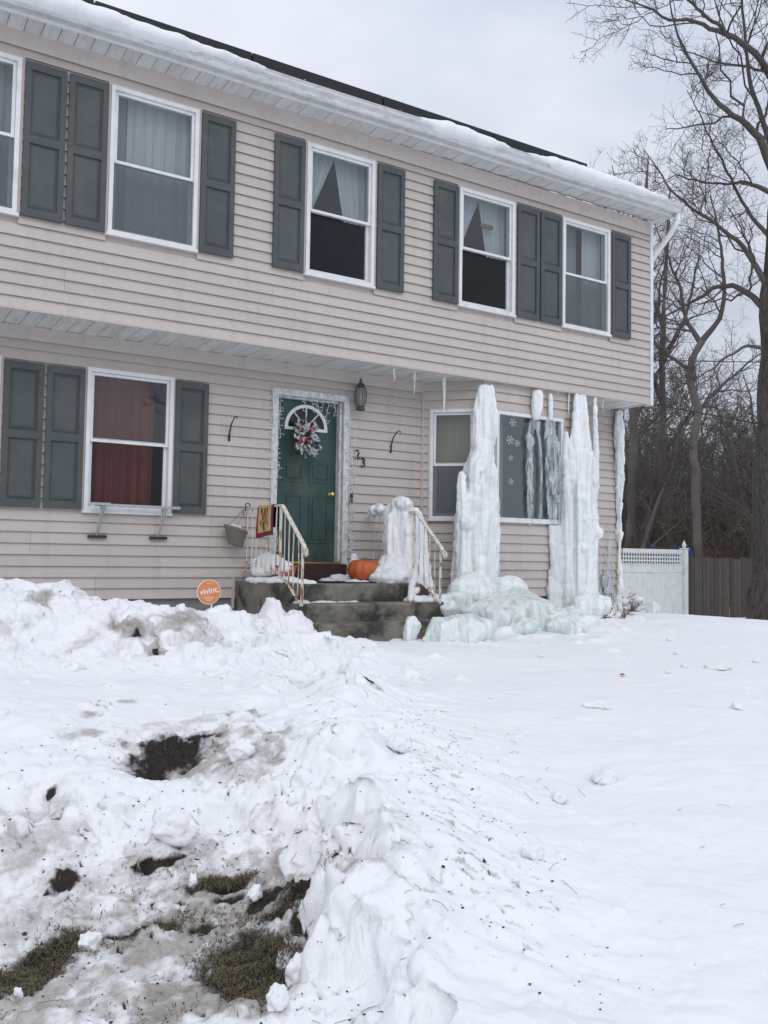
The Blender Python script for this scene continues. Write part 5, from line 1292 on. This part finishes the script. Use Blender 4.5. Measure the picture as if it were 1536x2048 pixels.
t2, t2c = big_tree('bare_tree', [(19.6, 7.8, -1.0, 0.172), (19.58, 7.79, .4, 0.136), (19.4, 7.78, 2.53, 0.125), (19.3, 7.76, 3.96, 0.117), (19.35, 7.66, 5.1, 0.113), (19.12, 7.75, 5.96, 0.109), (19.15, 7.69, 6.6, 0.105), (19.38, 7.52, 7.1, 0.086)],
 [[(19.38, 7.52, 7.1, 0.091), (19.57, 7.08, 7.61, 0.065), (19.43, 6.81, 8.66, 0.052), (19.05, 6.68, 9.83, 0.033), (18.57, 6.62, 10.82, 0.013)],
  [(19.38, 7.53, 6.96, 0.085), (19.2, 7.9, 7.59, 0.058), (19.24, 8.11, 8.53, 0.046), (19.09, 8.43, 9.63, 0.029), (18.87, 8.8, 10.75, 0.013)],
  [(19.26, 7.66, 5.96, 0.065), (19, 8.18, 6.67, 0.046), (18.75, 8.7, 7.1, 0.033), (18.48, 9.21, 7.92, 0.013)],
  [(19.28, 7.71, 4.96, 0.065), (20.14, 7.52, 5.89, 0.046), (20.9, 7.4, 6.41, 0.033), (21.79, 7.2, 7.09, 0.013)],
  [(19.3, 7.76, 3.96, 0.052), (18.54, 7.8, 4.47, 0.039), (17.67, 7.94, 4.69, 0.026), (16.93, 7.98, 5.18, 0.013)]],
 'bare tree with a crooked trunk behind the wooden fence', 8, (8, 6, 4, 2), 'woods_bark')
t3, t3c = big_tree('bare_tree', [(22.75, 11.75, -1.2, .17), (22.73, 11.72, .64, .135), (22.67, 11.62, 2.87, .12), (22.51, 11.57, 5.43, .11), (22.32, 11.53, 8.0, .09), (22.37, 11.4, 9.71, .07), (22.36, 11.28, 11.77, .06), (22.37, 11.18, 13.48, .02)],
 [[(22.49, 11.55, 5.95, .09), (21.77, 11.53, 7.24, .06), (21.31, 11.34, 8.5, .04), (20.78, 11.19, 10.06, .015)],
  [(22.38, 11.52, 7.66, .08), (23.25, 11.28, 9.13, .06), (23.76, 11.27, 10.63, .04), (24.13, 11.34, 12.15, .015)],
  [(22.33, 11.48, 8.86, .08), (22.18, 11.89, 10.15, .05), (22.38, 12.06, 11.65, .03), (22.43, 12.33, 13.19, .012)],
  [(22.6, 11.56, 4.58, .08), (23.53, 11.31, 5.85, .05), (24.52, 11.04, 6.61, .035), (25.36, 10.85, 7.57, .012)]],
 'slim straight bare tree nearest the house corner in the woods', 9, (9, 6, 4, 2), 'woods_bark')

# the woods beyond: one uncountable mass of trunks, boughs and twigs
rng = np.random.RandomState(21); nT = 150
dist = rng.uniform(27, 72, nT); az = R(31.8) + rng.uniform(R(8), R(40), nT)
bx, by = CAM.x + dist * np.sin(az), CAM.y + dist * np.cos(az)
def hill_z(x, y):
    d = np.hypot(np.asarray(x) - CAM.x, np.asarray(y) - CAM.y); return -.95 + 5.2 * sstep(30, 75, d) + .3 * fbm(np.asarray(x) * .15, np.asarray(y) * .15, s=61, o=2)
hz_ = np.where(rng.rand(nT) < .5, rng.uniform(3.5, 6, nT), rng.uniform(6, 9.5, nT)); m_ = 8; s = np.linspace(0, 1, m_)
TP = np.stack([bx[:, None] + s * rng.normal(0, .9, (nT, 1)) + rng.normal(0, .10, (nT, m_)), by[:, None] + s * rng.normal(0, .9, (nT, 1)) + rng.normal(0, .10, (nT, m_)), hill_z(bx, by)[:, None] - .2 + s * hz_[:, None]], -1)
TR = rng.uniform(.07, .20, nT)[:, None] * np.linspace(1, .12, m_)[None]
parts = [batch(TP, TR, 5)]
P1, R1 = sprout(TP, TR, 13, rng, .15, .9, .30, (.18, .42), .45, 5, .022, .35, .06); parts.append(batch(P1, R1, 3))
P2, R2 = sprout(P1, R1, 6, rng, .15, .9, .2, (.35, .7), .55, 4, .015, .4, .08); parts.append(batch(P2, R2, 3))
sel = rng.rand(len(P2)) < .8
P3, R3 = sprout(P2[sel], R2[sel], 3, rng, .15, .95, .15, (.4, .8), .7, 3, .011, .4, .1); parts.append(batch(P3, R3, 3))
V, F = join(parts); tag(np_obj('woods', V, F, 'woods_bark', None, (30, 22, -1)), 'dense bare winter woods behind the fences', 'woods', kind='stuff')
w2 = bpy.data.objects['woods'].copy(); COL.objects.link(w2); w2.location = (41, 31, .3); w2.rotation_euler = (0, 0, .16); w2.scale = (1.1, 1.1, 1.0)
tag(w2, 'farther ranks of bare trees closing the view behind the woods', 'woods', kind='stuff')
w3 = bpy.data.objects['woods'].copy(); COL.objects.link(w3); w3.location = (29, 24, -.9); w3.rotation_euler = (0, 0, -.10); w3.scale = (1, 1, .82)
tag(w3, 'second growth of thin bare trees filling the woods', 'woods', kind='stuff')
# undergrowth at the wood's edge
nS = 4200; dist = 26.5 + 34 * rng.rand(nS) ** 1.5; az = R(31.8) + rng.uniform(R(8), R(38), nS); bx, by = CAM.x + dist * np.sin(az), CAM.y + dist * np.cos(az)
h = rng.uniform(.8, 3.6, nS) * (0.6 + .4 * (fbm(bx * .3, by * .3, s=63, o=2) > -.1)); m_ = 4; s = np.linspace(0, 1, m_)
SP = np.stack([bx[:, None] + s ** 1.5 * rng.normal(0, .55, (nS, 1)) * h[:, None] * .6, by[:, None] + s ** 1.5 * rng.normal(0, .55, (nS, 1)) * h[:, None] * .6, hill_z(bx, by)[:, None] - .1 + s * h[:, None]], -1)
SR = rng.uniform(.009, .022, nS)[:, None] * np.linspace(1, .4, m_)[None]
parts = [batch(SP, SR, 3)]; P1, R1 = sprout(SP, SR, 3, rng, .3, .9, .25, (.25, .5), .7, 3, .008, .3, .08); parts.append(batch(P1, R1, 3))
V, F = join(parts); tag(np_obj('undergrowth', V, F, 'brush_stems', None, (24, 18, -1)), 'brown leafless brush at the edge of the woods', 'brush', kind='stuff')
# wooded rise the trees stand on
th = np.linspace(R(31.8 - 10), R(31.8 + 75), 60); rd = np.linspace(25, 130, 70); T_, D_ = np.meshgrid(th, rd, indexing='ij')
HX, HY = CAM.x + D_ * np.sin(T_), CAM.y + D_ * np.cos(T_); HZ = hill_z(HX, HY) + .12 * fbm(HX * .8, HY * .8, s=65, o=3) - .35 * (1 - sstep(25, 30, D_))
idx = np.arange(HX.size).reshape(HX.shape); F = np.stack([idx[:-1, :-1], idx[:-1, 1:], idx[1:, 1:], idx[1:, :-1]], -1).reshape(-1, 4)
o = np_obj('wooded_hill', np.stack([HX, HY, HZ], -1).reshape(-1, 3), F[:, ::-1], 'litter'); o['kind'] = 'structure'

# two street trees opposite the house (their twigs show in the window panes)
def twin(root, crown, loc, rz, label):
    r = root.copy(); COL.objects.link(r); r.location = loc; r.rotation_euler = (0, 0, rz); r['label'] = label; r['group'] = 'street trees opposite'
    for ch in root.children:
        c_ = ch.copy(); COL.objects.link(c_); c_.parent = r
twin(oak, None, (3.5, -30.0, -1.0), 2.0, 'bare tree mirrored in the ground-floor window, across the street')
twin(oak, None, (12.0, -27.0, -1.0), 4.0, 'bare tree mirrored in the picture window, across the street')
twin(t2, None, (-4.0, -26.0, -1.0), 1.0, 'slender bare tree mirrored in the panes, across the street')

# overhead wires and the cable at the corner
def wire(a, b, sag, r_, label, nm='overhead_wire'):
    a, b = np.array(a), np.array(b); tag(MB().tube([a + (b - a) * s - np.array([0, 0, sag * 4 * s * (1 - s)]) for s in np.linspace(0, 1, 16)], r_, 5).build(nm, 'cable', None, True), label, 'wire')
def stand(src, loc, rz, sc_, label):
    r = src.copy(); COL.objects.link(r); r.location = loc; r.rotation_euler = (0, 0, rz); r.scale = (sc_,) * 3; r['label'] = label
    for ch in src.children: c_ = ch.copy(); COL.objects.link(c_); c_.parent = r
stand(t3, (19.5, 10.5, -1.2), 1.1, 1.0, 'slim bare tree rising behind the gutter end')
stand(t3, (23.5, 14.5, -1.2), 3.9, 1.15, 'slender bare tree farther back beside the house corner')
wire((14.75, 13.92, 7.32), (34.3, 1.76, 7.32), .15, .016, 'upper overhead wire crossing level in front of the woods')
wire((15.87, 9.09, 5.53), (12.84, -1.58, 2.52), .0, .012, 'lower overhead wire slanting down past the oak')
tag(MB().tube([(8.72, .59, 3.0), (8.74, .60, 2.4), (8.77, .64, 1.7), (8.79, .67, 1.02), (8.74, .66, .8)], .006, 5).build('hanging_cable', 'cable', None, True), 'thin black cable hanging down at the right house corner', 'cable')
# ------------------------------------------------------------------ the snow surface itself
X, Y, Z, rough, left, Lr = make_terrain()
def spot(x, y, rx, ry, a=0.0, seed=0, warp=.5):
    c_, s_ = math.cos(a), math.sin(a); u = (c_ * (X - x) + s_ * (Y - y)) / rx; v = (-s_ * (X - x) + c_ * (Y - y)) / ry
    m_ = (np.abs(u) < 2.2) & (np.abs(v) < 2.2); out = np.zeros_like(X); e = u[m_] ** 2 + v[m_] ** 2
    w_ = fbm((X[m_] * .8 - Y[m_] * .6) * 13 + seed * 3.1, (X[m_] * .6 + Y[m_] * .8) * 13, s=70 + seed, o=5, g=.6); out[m_] = np.clip(1.18 * np.exp(-.75 * e) + warp * .55 * w_ * np.exp(-.4 * e), 0, 1) * (e < 4.5); return out
soil = np.zeros_like(X); dirt = np.zeros_like(X); icy = np.zeros_like(X)
SOIL_AND_SHADOW = [(.05, -4.60, .19, .13, .1), (-.08, -4.74, .10, .07, .7), (.22, -4.55, .09, .04, -.4), (-.52, -4.84, .03, .014, .9), (-.60, -4.98, .03, .015, .2), (-.54, -5.02, .02, .012, 0), (.18, -5.80, .10, .10, .6), (.12, -6.0, .12, .07, .8),
        (.02, -5.88, .08, .06, 0), (-.36, -5.74, .10, .04, .2), (-.50, -5.68, .05, .03, .4), (-.58, -5.34, .06, .04, .3), (-.20, -5.80, .06, .03, 0), (-.16, -6.06, .14, .15, .3), (-.76, -5.80, .22, .09, .7), (-.05, -5.56, .12, .04, -.1), (-.22, -5.36, .10, .018, .1), (.41, -2.80, .05, .022, .5), (.49, -2.95, .022, .03, 0), (1.94, -3.0, .035, .03, 0), (1.60, -3.86, .03, .04, 0), (-.09, -3.55, .03, .012, 0),  # thinnest long entry, by the large snow lump: a shadow line painted dark
        (.03, -5.74, .06, .03, .2), (.24, -5.92, .08, .05, 1.0), (.10, -5.70, .09, .04, .3), (-.05, -5.66, .07, .02, 0), (.30, -5.62, .03, .02, 0)]
DIRT = [(.70, -2.75, .25, .12, .2, .7), (-.45, -2.75, .2, .10, .3, .5), (.20, -4.35, .3, .10, .2, .5), (.35, -4.9, .25, .16, .3, .7), (-.3, -4.4, .12, .08, .2, .6), (-.65, -5.2, .3, .14, .2, .6), (-.2, -5.35, .4, .10, .1, .6), (1.2, -3.6, .2, .1, .3, .45), (-.9, -5.6, .2, .12, .3, .6), (.36, -2.76, .16, .10, .4, .8), (.84, -2.90, .20, .13, .2, .55), (.50, -2.95, .08, .10, 0, .7), (1.94, -3.0, .07, .05, 0, .7), (1.62, -3.88, .06, .07, 0, .7), (.54, -4.33, .14, .08, .2, .75), (.54, -4.74, .09, .07, .5, .75), (-.21, -4.13, .06, .05, 0, .75), (.03, -3.94, .06, .04, .3, .65), (-.15, -2.42, .14, .10, .5, .7), (.05, -2.80, .22, .07, .6, .5), (.12, -4.7, .30, .20, 0, .75),
        (-.18, -5.72, .55, .25, .1, .82), (.05, -5.85, .38, .30, .2, .82), (-.32, -6.18, .30, .20, .3, .85), (-.80, -6.02, .26, .20, .3, .75), (-.60, -6.0, .26, .12, .2, .5), (-.50, -5.42, .34, .12, .2, .55), (.25, -5.05, .14, .10, .2, .6), (.28, -5.74, .12, .14, 0, .6), (-.66, -5.50, .14, .10, 0, .65), (-.08, -5.54, .26, .10, 0, .7), (-.60, -4.95, .16, .12, .2, .6), (-.15, -6.1, .26, .24, 0, .7), (-.36, -5.72, .18, .10, .2, .75), (-.76, -5.8, .30, .15, .7, .7), (.2, -6.15, .18, .12, 0, .55)]
for k, (x, y, rx, ry, a) in enumerate(SOIL_AND_SHADOW): soil = np.maximum(soil, spot(x, y, rx, ry, a, k, .7)); dirt = np.maximum(dirt, .55 * spot(x, y, rx * 1.6, ry * 1.6, a, k + 40, .7))
for k, (x, y, rx, ry, a, s_) in enumerate(DIRT): dirt = np.maximum(dirt, s_ * spot(x, y, rx, ry, a, k + 100, .9))
near = (X > -2.5) & (X < 6) & (Y > -9) & (Y < -1)
sp1 = np.zeros_like(X); sp1[near] = vnoise(X[near] * 42, Y[near] * 42, s=90) + .5 * vnoise(X[near] * 95, Y[near] * 95, s=91)
strk = np.exp(-(((Lr - .45) / .42) ** 2)) * sstep(-3.6, -4.5, Y) * sstep(-7.4, -6.4, Y)
path = left * sstep(-4.6, -5.2, Y)
al, be = X * .80 - Y * .60, X * .60 + Y * .80
sk = np.zeros_like(X); sk[near] = vnoise(al[near] * 26, be[near] * 60, s=92)
dirt = np.maximum(dirt, .62 * sstep(.66, 1.0, sk + .55 * strk - .25) * strk)
dirt = np.maximum(dirt, .45 * path * sstep(.3, 1.0, sp1 + .2))
soil = np.maximum(soil, .9 * sstep(1.08, 1.30, sp1 + .25 * strk + .20 * path) * near * np.maximum(np.maximum(strk, path), .25 * left))
icy = np.clip(np.exp(-(((X - 5.0) / 1.5) ** 2 + ((Y + 1.2) / .7) ** 2)) * (.6 + .8 * fbm(X * 2.5, Y * 2.5, s=95, o=3)), 0, 1) * near + .0
icy = np.clip(icy, 0, 1)
steep = np.hypot(*np.gradient(Z, GX, GY)); flat = 1 - sstep(.7, 1.3, steep)
tiny = (soil < .95); soil = np.where((np.abs(Lr) < .3) & (steep > .7), soil * flat, soil); dirt = np.where(np.abs(Lr) < .3, dirt * (.35 + .65 * flat), dirt)
# bare soil lies lower and is crumbly
Z = Z - .018 * soil + soil * (.010 * fbm(X * 40, Y * 40, s=96, o=2))
for k, (x, y, rx, ry, h_) in enumerate([(.17, -5.80, .11, .10, .06), (.13, -6.0, .12, .07, .04), (.03, -5.90, .09, .07, .03), (.06, -4.60, .16, .10, .04), (-.36, -5.74, .12, .05, .025), (-.58, -5.34, .06, .05, .025)]):
    q_ = spot(x, y, rx, ry, .3, 300 + k, .6); Z = Z + q_ * h_ * (.5 + .9 * np.abs(fbm(X * 24, Y * 24, s=310 + k, o=4)))
nx, ny = X.shape; idx = np.arange(nx * ny).reshape(nx, ny); F = np.stack([idx[:-1, :-1], idx[1:, :-1], idx[1:, 1:], idx[:-1, 1:]], -1).reshape(-1, 4)
# keep the ground under the house floor
ins = (X > XL + .2) & (X < XR - .2) & (Y > YL + .3) & (Y < DEP - .2); Z = np.where(ins, np.minimum(Z, -.05), Z)
# steep faces: push sideways with 3-D noise so they crumble instead of pleating
st3 = sstep(.5, 1.4, steep) * ((X > -2) & (X < 4) & (Y > -8) & (Y < -.5))
XX = X + st3 * (.030 * fbm(X * 9, Y * 9, Z * 9, s=401, o=3)); YY = Y + st3 * (.030 * fbm(X * 9, Y * 9, Z * 9, s=402, o=3)); ZZ = Z + st3 * .012 * fbm(X * 22, Y * 22, Z * 22, s=403, o=2)
gnd = np_obj('snow_ground', np.stack([XX, YY, ZZ], -1).reshape(-1, 3), F, 'snow', None, (0, 0, 0)); gnd['kind'] = 'structure'
for nm, arr in (('soil', soil), ('dirt', dirt), ('icy', icy)):
    at = gnd.data.attributes.new(nm, 'FLOAT', 'POINT'); at.data.foreach_set('value', arr.ravel().astype(np.float32))
def hz(x, y):
    i = int(np.clip(np.searchsorted(GX, x) - 1, 0, len(GX) - 2)); j = int(np.clip(np.searchsorted(GY, y) - 1, 0, len(GY) - 2)); u = (x - GX[i]) / (GX[i + 1] - GX[i]); v = (y - GY[j]) / (GY[j + 1] - GY[j])
    return float((Z[i, j] * (1 - u) + Z[i + 1, j] * u) * (1 - v) + (Z[i, j + 1] * (1 - u) + Z[i + 1, j + 1] * u) * v)

# loose lumps of snow
def lump(x, y, r, asp, label, seed, group=None, mat='snow', sink=.45):
    rs_ = np.random.RandomState(seed); bm = bmesh.new(); bmesh.ops.create_icosphere(bm, subdivisions=4, radius=1)
    V = np.array([v.co[:] for v in bm.verts]); F = np.array([[v.index for v in f.verts] for f in bm.faces]); bm.free()
    d = rs_.normal(size=(7, 3)); d /= np.linalg.norm(d, axis=1)[:, None]
    for k in range(7):   # knock flat faces into the ball
        t = V @ d[k]; cut = rs_.uniform(.62, .85); V = V - np.maximum(t - cut, 0)[:, None] * d[k] * .85
    V = V * (1 + .20 * fbm(V[:, 0] * 2.0 + seed, V[:, 1] * 2.0, V[:, 2] * 2.0, s=seed, o=5, g=.6))[:, None]
    a = rs_.uniform(0, 6.28); V = V * np.array(asp) * r; V = np.stack([V[:, 0] * math.cos(a) - V[:, 1] * math.sin(a), V[:, 0] * math.sin(a) + V[:, 1] * math.cos(a), V[:, 2]], -1)
    z = hz(x, y); V = V + np.array([x, y, z + r * asp[2] * (1 - sink)])
    return tag(np_obj('snow_chunk' if mat == 'snow' else 'soil_clod', V, F, mat), label, 'snow chunk' if mat == 'snow' else 'soil clod', group)
LG = 'loose lumps of snow'
lump(-.14, -5.27, .085, (1.3, .9, .8), 'large snow lump just above the upper grass tuft', 1, LG, sink=.55)
lump(-.15, -5.53, .024, (.8, .7, 1.3), 'small upright snow nub beside the upper grass tuft', 2, LG)
lump(-.05, -6.20, .055, (1.1, .8, 1.0), 'snow lump at the right rim of the large grass patch', 3, LG)
lump(-.19, -6.36, .038, (1, .8, 1.1), 'pointed snow lump below the large grass patch', 4, LG)
lump(-.57, -5.72, .042, (1.2, .8, .8), 'snow lump at the end of the left grass strip', 5, LG)
lump(.03, -5.69, .036, (1.2, .9, .8), 'snow lump left of the dark soil mound', 6, LG)
lump(-.83, -5.96, .020, (.8, .6, 1.1), 'tiny snow nub on the left grass strip', 7, LG)
lump(2.08, -5.44, .085, (1.5, .7, .55), 'oblong snow chunk alone on the smooth lawn snow', 8, LG)
lump(1.57, -5.65, .04, (1, .8, .8), 'round snow ball left of the oblong chunk on the lawn', 9, LG)
lump(.93, -6.18, .045, (1, .9, .7), 'snow lump low on the ridge slope near the middle', 10, LG)
lump(5.65, -3.41, .09, (1.4, 1, .4), 'broad snow lump far right on the lawn', 11, LG, sink=.75)
lump(3.29, -4.2, .09, (1.3, 1, .35), 'flat snow lump in the middle of the lawn', 12, LG, sink=.75)
lump(.95, -5.24, .07, (1, .8, .8), 'snow block on the ridge crest', 13, LG)
lump(.27, -4.95, .075, (.9, .8, .7), 'greyish snow block at the right rim of the dark hole', 15, LG, sink=.7)

lump(1.30, -4.15, .07, (.6, .5, 1.3), 'upright snow fin at the far end of the ridge', 18, LG)
lump(4.3, -4.6, .05, (1.2, .9, .6), 'small snow lump in the lower right of the lawn', 19, LG)
rs_ = random.Random(77)
for k in range(18):
    x, y = rs_.uniform(1.6, 7.5), rs_.uniform(-4.6, -2.0); lump(x, y, rs_.uniform(.015, .035), (1.2, .9, .6), 'crumb of snow scattered on the lawn near the broken ice', 100 + k, 'crumbs of snow on the lawn', sink=.4)
# grass showing through, soil crumbs, twigs (nobody could count these)
rgx = np.random.RandomState(31)
def grass(spots, n_, hmin, hmax, label, base):
    Vs, Fs, c0 = [], [], 0
    for (x, y, rx, ry, a, w_) in spots:
        k = int(n_ * w_); u = rgx.normal(0, .5, (k, 2)); u = u[np.abs(u).max(1) < 1.1]
        ca, sa = math.cos(a), math.sin(a); px = x + ca * u[:, 0] * rx - sa * u[:, 1] * ry; py = y + sa * u[:, 0] * rx + ca * u[:, 1] * ry
        for gx, gy in zip(px, py):
            z = hz(gx, gy) - .006; h = rgx.uniform(hmin, hmax); t = rgx.uniform(0, 6.28); ln_ = rgx.uniform(.4, 2.4); d = np.array([math.cos(t), math.sin(t), 0]); q = np.array([-d[1], d[0], 0]) * rgx.uniform(.0011, .0022)
            p0 = np.array([gx, gy, z]); p1 = p0 + d * h * ln_ * .4 + [0, 0, h * .7]; p2 = p0 + d * h * ln_ + [0, 0, h * max(.1, 1.0 - .38 * ln_)]
            Vs += [p0 - q, p0 + q, p1 + q * .8, p1 - q * .8, p2]; Fs += [(c0, c0 + 1, c0 + 2), (c0, c0 + 2, c0 + 3), (c0 + 3, c0 + 2, c0 + 4)]; c0 += 5
    tag(np_obj('grass', np.array(Vs), np.array(Fs), 'grass_blade', None, base), label, 'grass', kind='stuff')
grass([(-.16, -6.06, .15, .15, .3, 1), (-.20, -6.22, .08, .10, 0, .3)], 4200, .008, .026, 'matted brown-green grass patch in the foreground', (-.16, -6.06, -.5))
grass([(-.78, -5.81, .24, .08, .75, 1), (-.62, -5.66, .08, .04, .7, .2)], 3600, .008, .030, 'strip of grass at the left edge', (-.78, -5.81, -.5))
grass([(-.04, -5.56, .12, .035, -.1, 1)], 1300, .010, .032, 'short grass tuft below the large snow lump', (-.04, -5.56, -.45))
grass([(-.35, -5.74, .22, .06, .2, 1), (.05, -5.88, .14, .09, 0, 1), (-.15, -5.78, .18, .08, 0, .8), (.17, -5.85, .10, .10, 0, .8), (-.5, -5.5, .3, .2, 0, .35), (-.2, -5.4, .4, .15, 0, .3), (-.5, -6.2, .4, .2, 0, .4), (.08, -4.6, .16, .1, 0, .4)], 420, .006, .026, 'sparse grass and roots poking through the dirty snow', (-.2, -5.8, -.5))
Vs, Fs, c0 = [], [], 0
for k in range(1300):
    if k < 500: x, y = rgx.uniform(.35, 1.7), rgx.uniform(-7.0, -4.0); keep = math.exp(-(((x - np.interp(y, CREST_Y, CREST_X) - .45) / .38) ** 2))
    elif k < 1200: x, y = rgx.uniform(-1.1, .45), rgx.uniform(-6.6, -4.4); keep = .7
    else: x, y = rgx.uniform(-.6, 3.5), rgx.uniform(-6.8, -2.2); keep = .10
    if rgx.rand() > keep: continue
    r = rgx.uniform(.0015, .0055) * (1.6 if rgx.rand() < .06 else 1); z = hz(x, y) + r * .3
    V = rgx.normal(size=(6, 3)) * .25 + np.array([(1, 0, 0), (-1, 0, 0), (0, 1, 0), (0, -1, 0), (0, 0, .8), (0, 0, -.8)]); V = V * r * np.array([rgx.uniform(.7, 1.8), 1, .7]) + [x, y, z]
    Vs.append(V); Fs += [tuple(c0 + i for i in f) for f in ((0, 2, 4), (2, 1, 4), (1, 3, 4), (3, 0, 4), (2, 0, 5), (1, 2, 5), (3, 1, 5), (0, 3, 5))]; c0 += 6
tag(np_obj('grit', np.concatenate(Vs), np.array(Fs), 'soil', None, (.3, -5.5, -.4)), 'crumbs of soil sprinkled over the snow', 'soil', kind='stuff')
mb = MB()
for k in range(120):
    if k < 70: x, y = rgx.uniform(-.95, .5), rgx.uniform(-6.6, -5.0)
    else: x, y = rgx.uniform(.3, 2.4), rgx.uniform(-6.9, -4.0)
    t = rgx.uniform(0, 6.28); L_ = rgx.uniform(.02, .075); z = hz(x, y) + .004; z2 = hz(x + L_ * math.cos(t), y + L_ * math.sin(t)) + rgx.uniform(.004, .02)
    mb.tube([(x, y, z), (x + L_ * .5 * math.cos(t + .15), y + L_ * .5 * math.sin(t + .15), (z + z2) / 2 + .004), (x + L_ * math.cos(t), y + L_ * math.sin(t), z2)], .0011, 3)
tag(mb.build('straw', 'dead_leaf', None, False, (.3, -5.5, -.4)), 'dry straw and twigs strewn on the snow', 'straw', kind='stuff')
o = MB().box(-.03, .03, -.012, .012, -.007, .007).build('brick_shard', 'brick_bit'); o.location = (.075, -6.13, hz(.075, -6.13) + .012); o.rotation_euler = (.3, -.25, .75); tag(o, 'reddish brick shard at the foot of the snow ridge', 'shard')
o = MB().add([(-.03, -.02, 0), (.0, -.028, .008), (.032, 0, .0), (.0, .026, .010), (-.028, .016, .004), (0, 0, .014), (0, 0, .002)], [(0, 1, 5), (1, 2, 5), (2, 3, 5), (3, 4, 5), (4, 0, 5), (1, 0, 6), (2, 1, 6), (3, 2, 6), (4, 3, 6), (0, 4, 6)]).build('fallen_leaf', 'terracotta'); o.location = (4.38, -3.43, hz(4.38, -3.43) + .012); tag(o, 'small red leaf lying on the lawn snow', 'leaf')

# frosted shrub stubs by the house corner
def stub(x, y, r, label, seed):
    s_ = empty('winter_shrub', (x, y, hz(x, y)), label, 'shrub'); g_ = np.random.RandomState(seed); z = hz(x, y); mb = MB(); hd = MB()
    for k in range(18):
        t, e = g_.uniform(0, 6.28), g_.uniform(.25, 1.35); d = np.array([math.cos(t) * math.cos(e), math.sin(t) * math.cos(e), math.sin(e)]); p = np.array([x, y, z]); q = p + d * r * g_.uniform(.7, 1.1)
        mb.tube([p, (p + q) / 2 + g_.normal(size=3) * r * .08, q], [.006, .004, .003], 4)
        for j in range(7): a = q + g_.normal(size=3) * .022; w_ = g_.normal(size=3) * .012; w2 = g_.normal(size=3) * .012; hd.add([a, a + w_, a + w_ + w2, a + w2], [(0, 1, 2, 3)])
    mb.build('stems', 'brush_stems', s_); tag(hd.build('dry_leaves', 'dead_leaf', s_), kind='stuff')
    m2 = MB(); 
    for k in range(5): ell(m2, (x + g_.normal() * r * .3, y + g_.normal() * r * .3, z + r * g_.uniform(.1, .75)), (r * .32, r * .3, r * .18))
    m2.build('snow_cap', 'snow', s_, True)
stub(9.05, .75, .26, 'dry brown shrub capped with snow beside the white fence', 1)
stub(7.42, -.32, .15, 'snow-capped brown shrub stub at the foot of the slender ice column', 2)
stub(7.75, -.38, .11, 'smaller snow-capped shrub stub right of the first stub', 3)
slab_ice((9.1, .35, .08), (.16, .12, .16), .3, .2, 'upright bluish ice chunk in front of the dry shrub', 61)
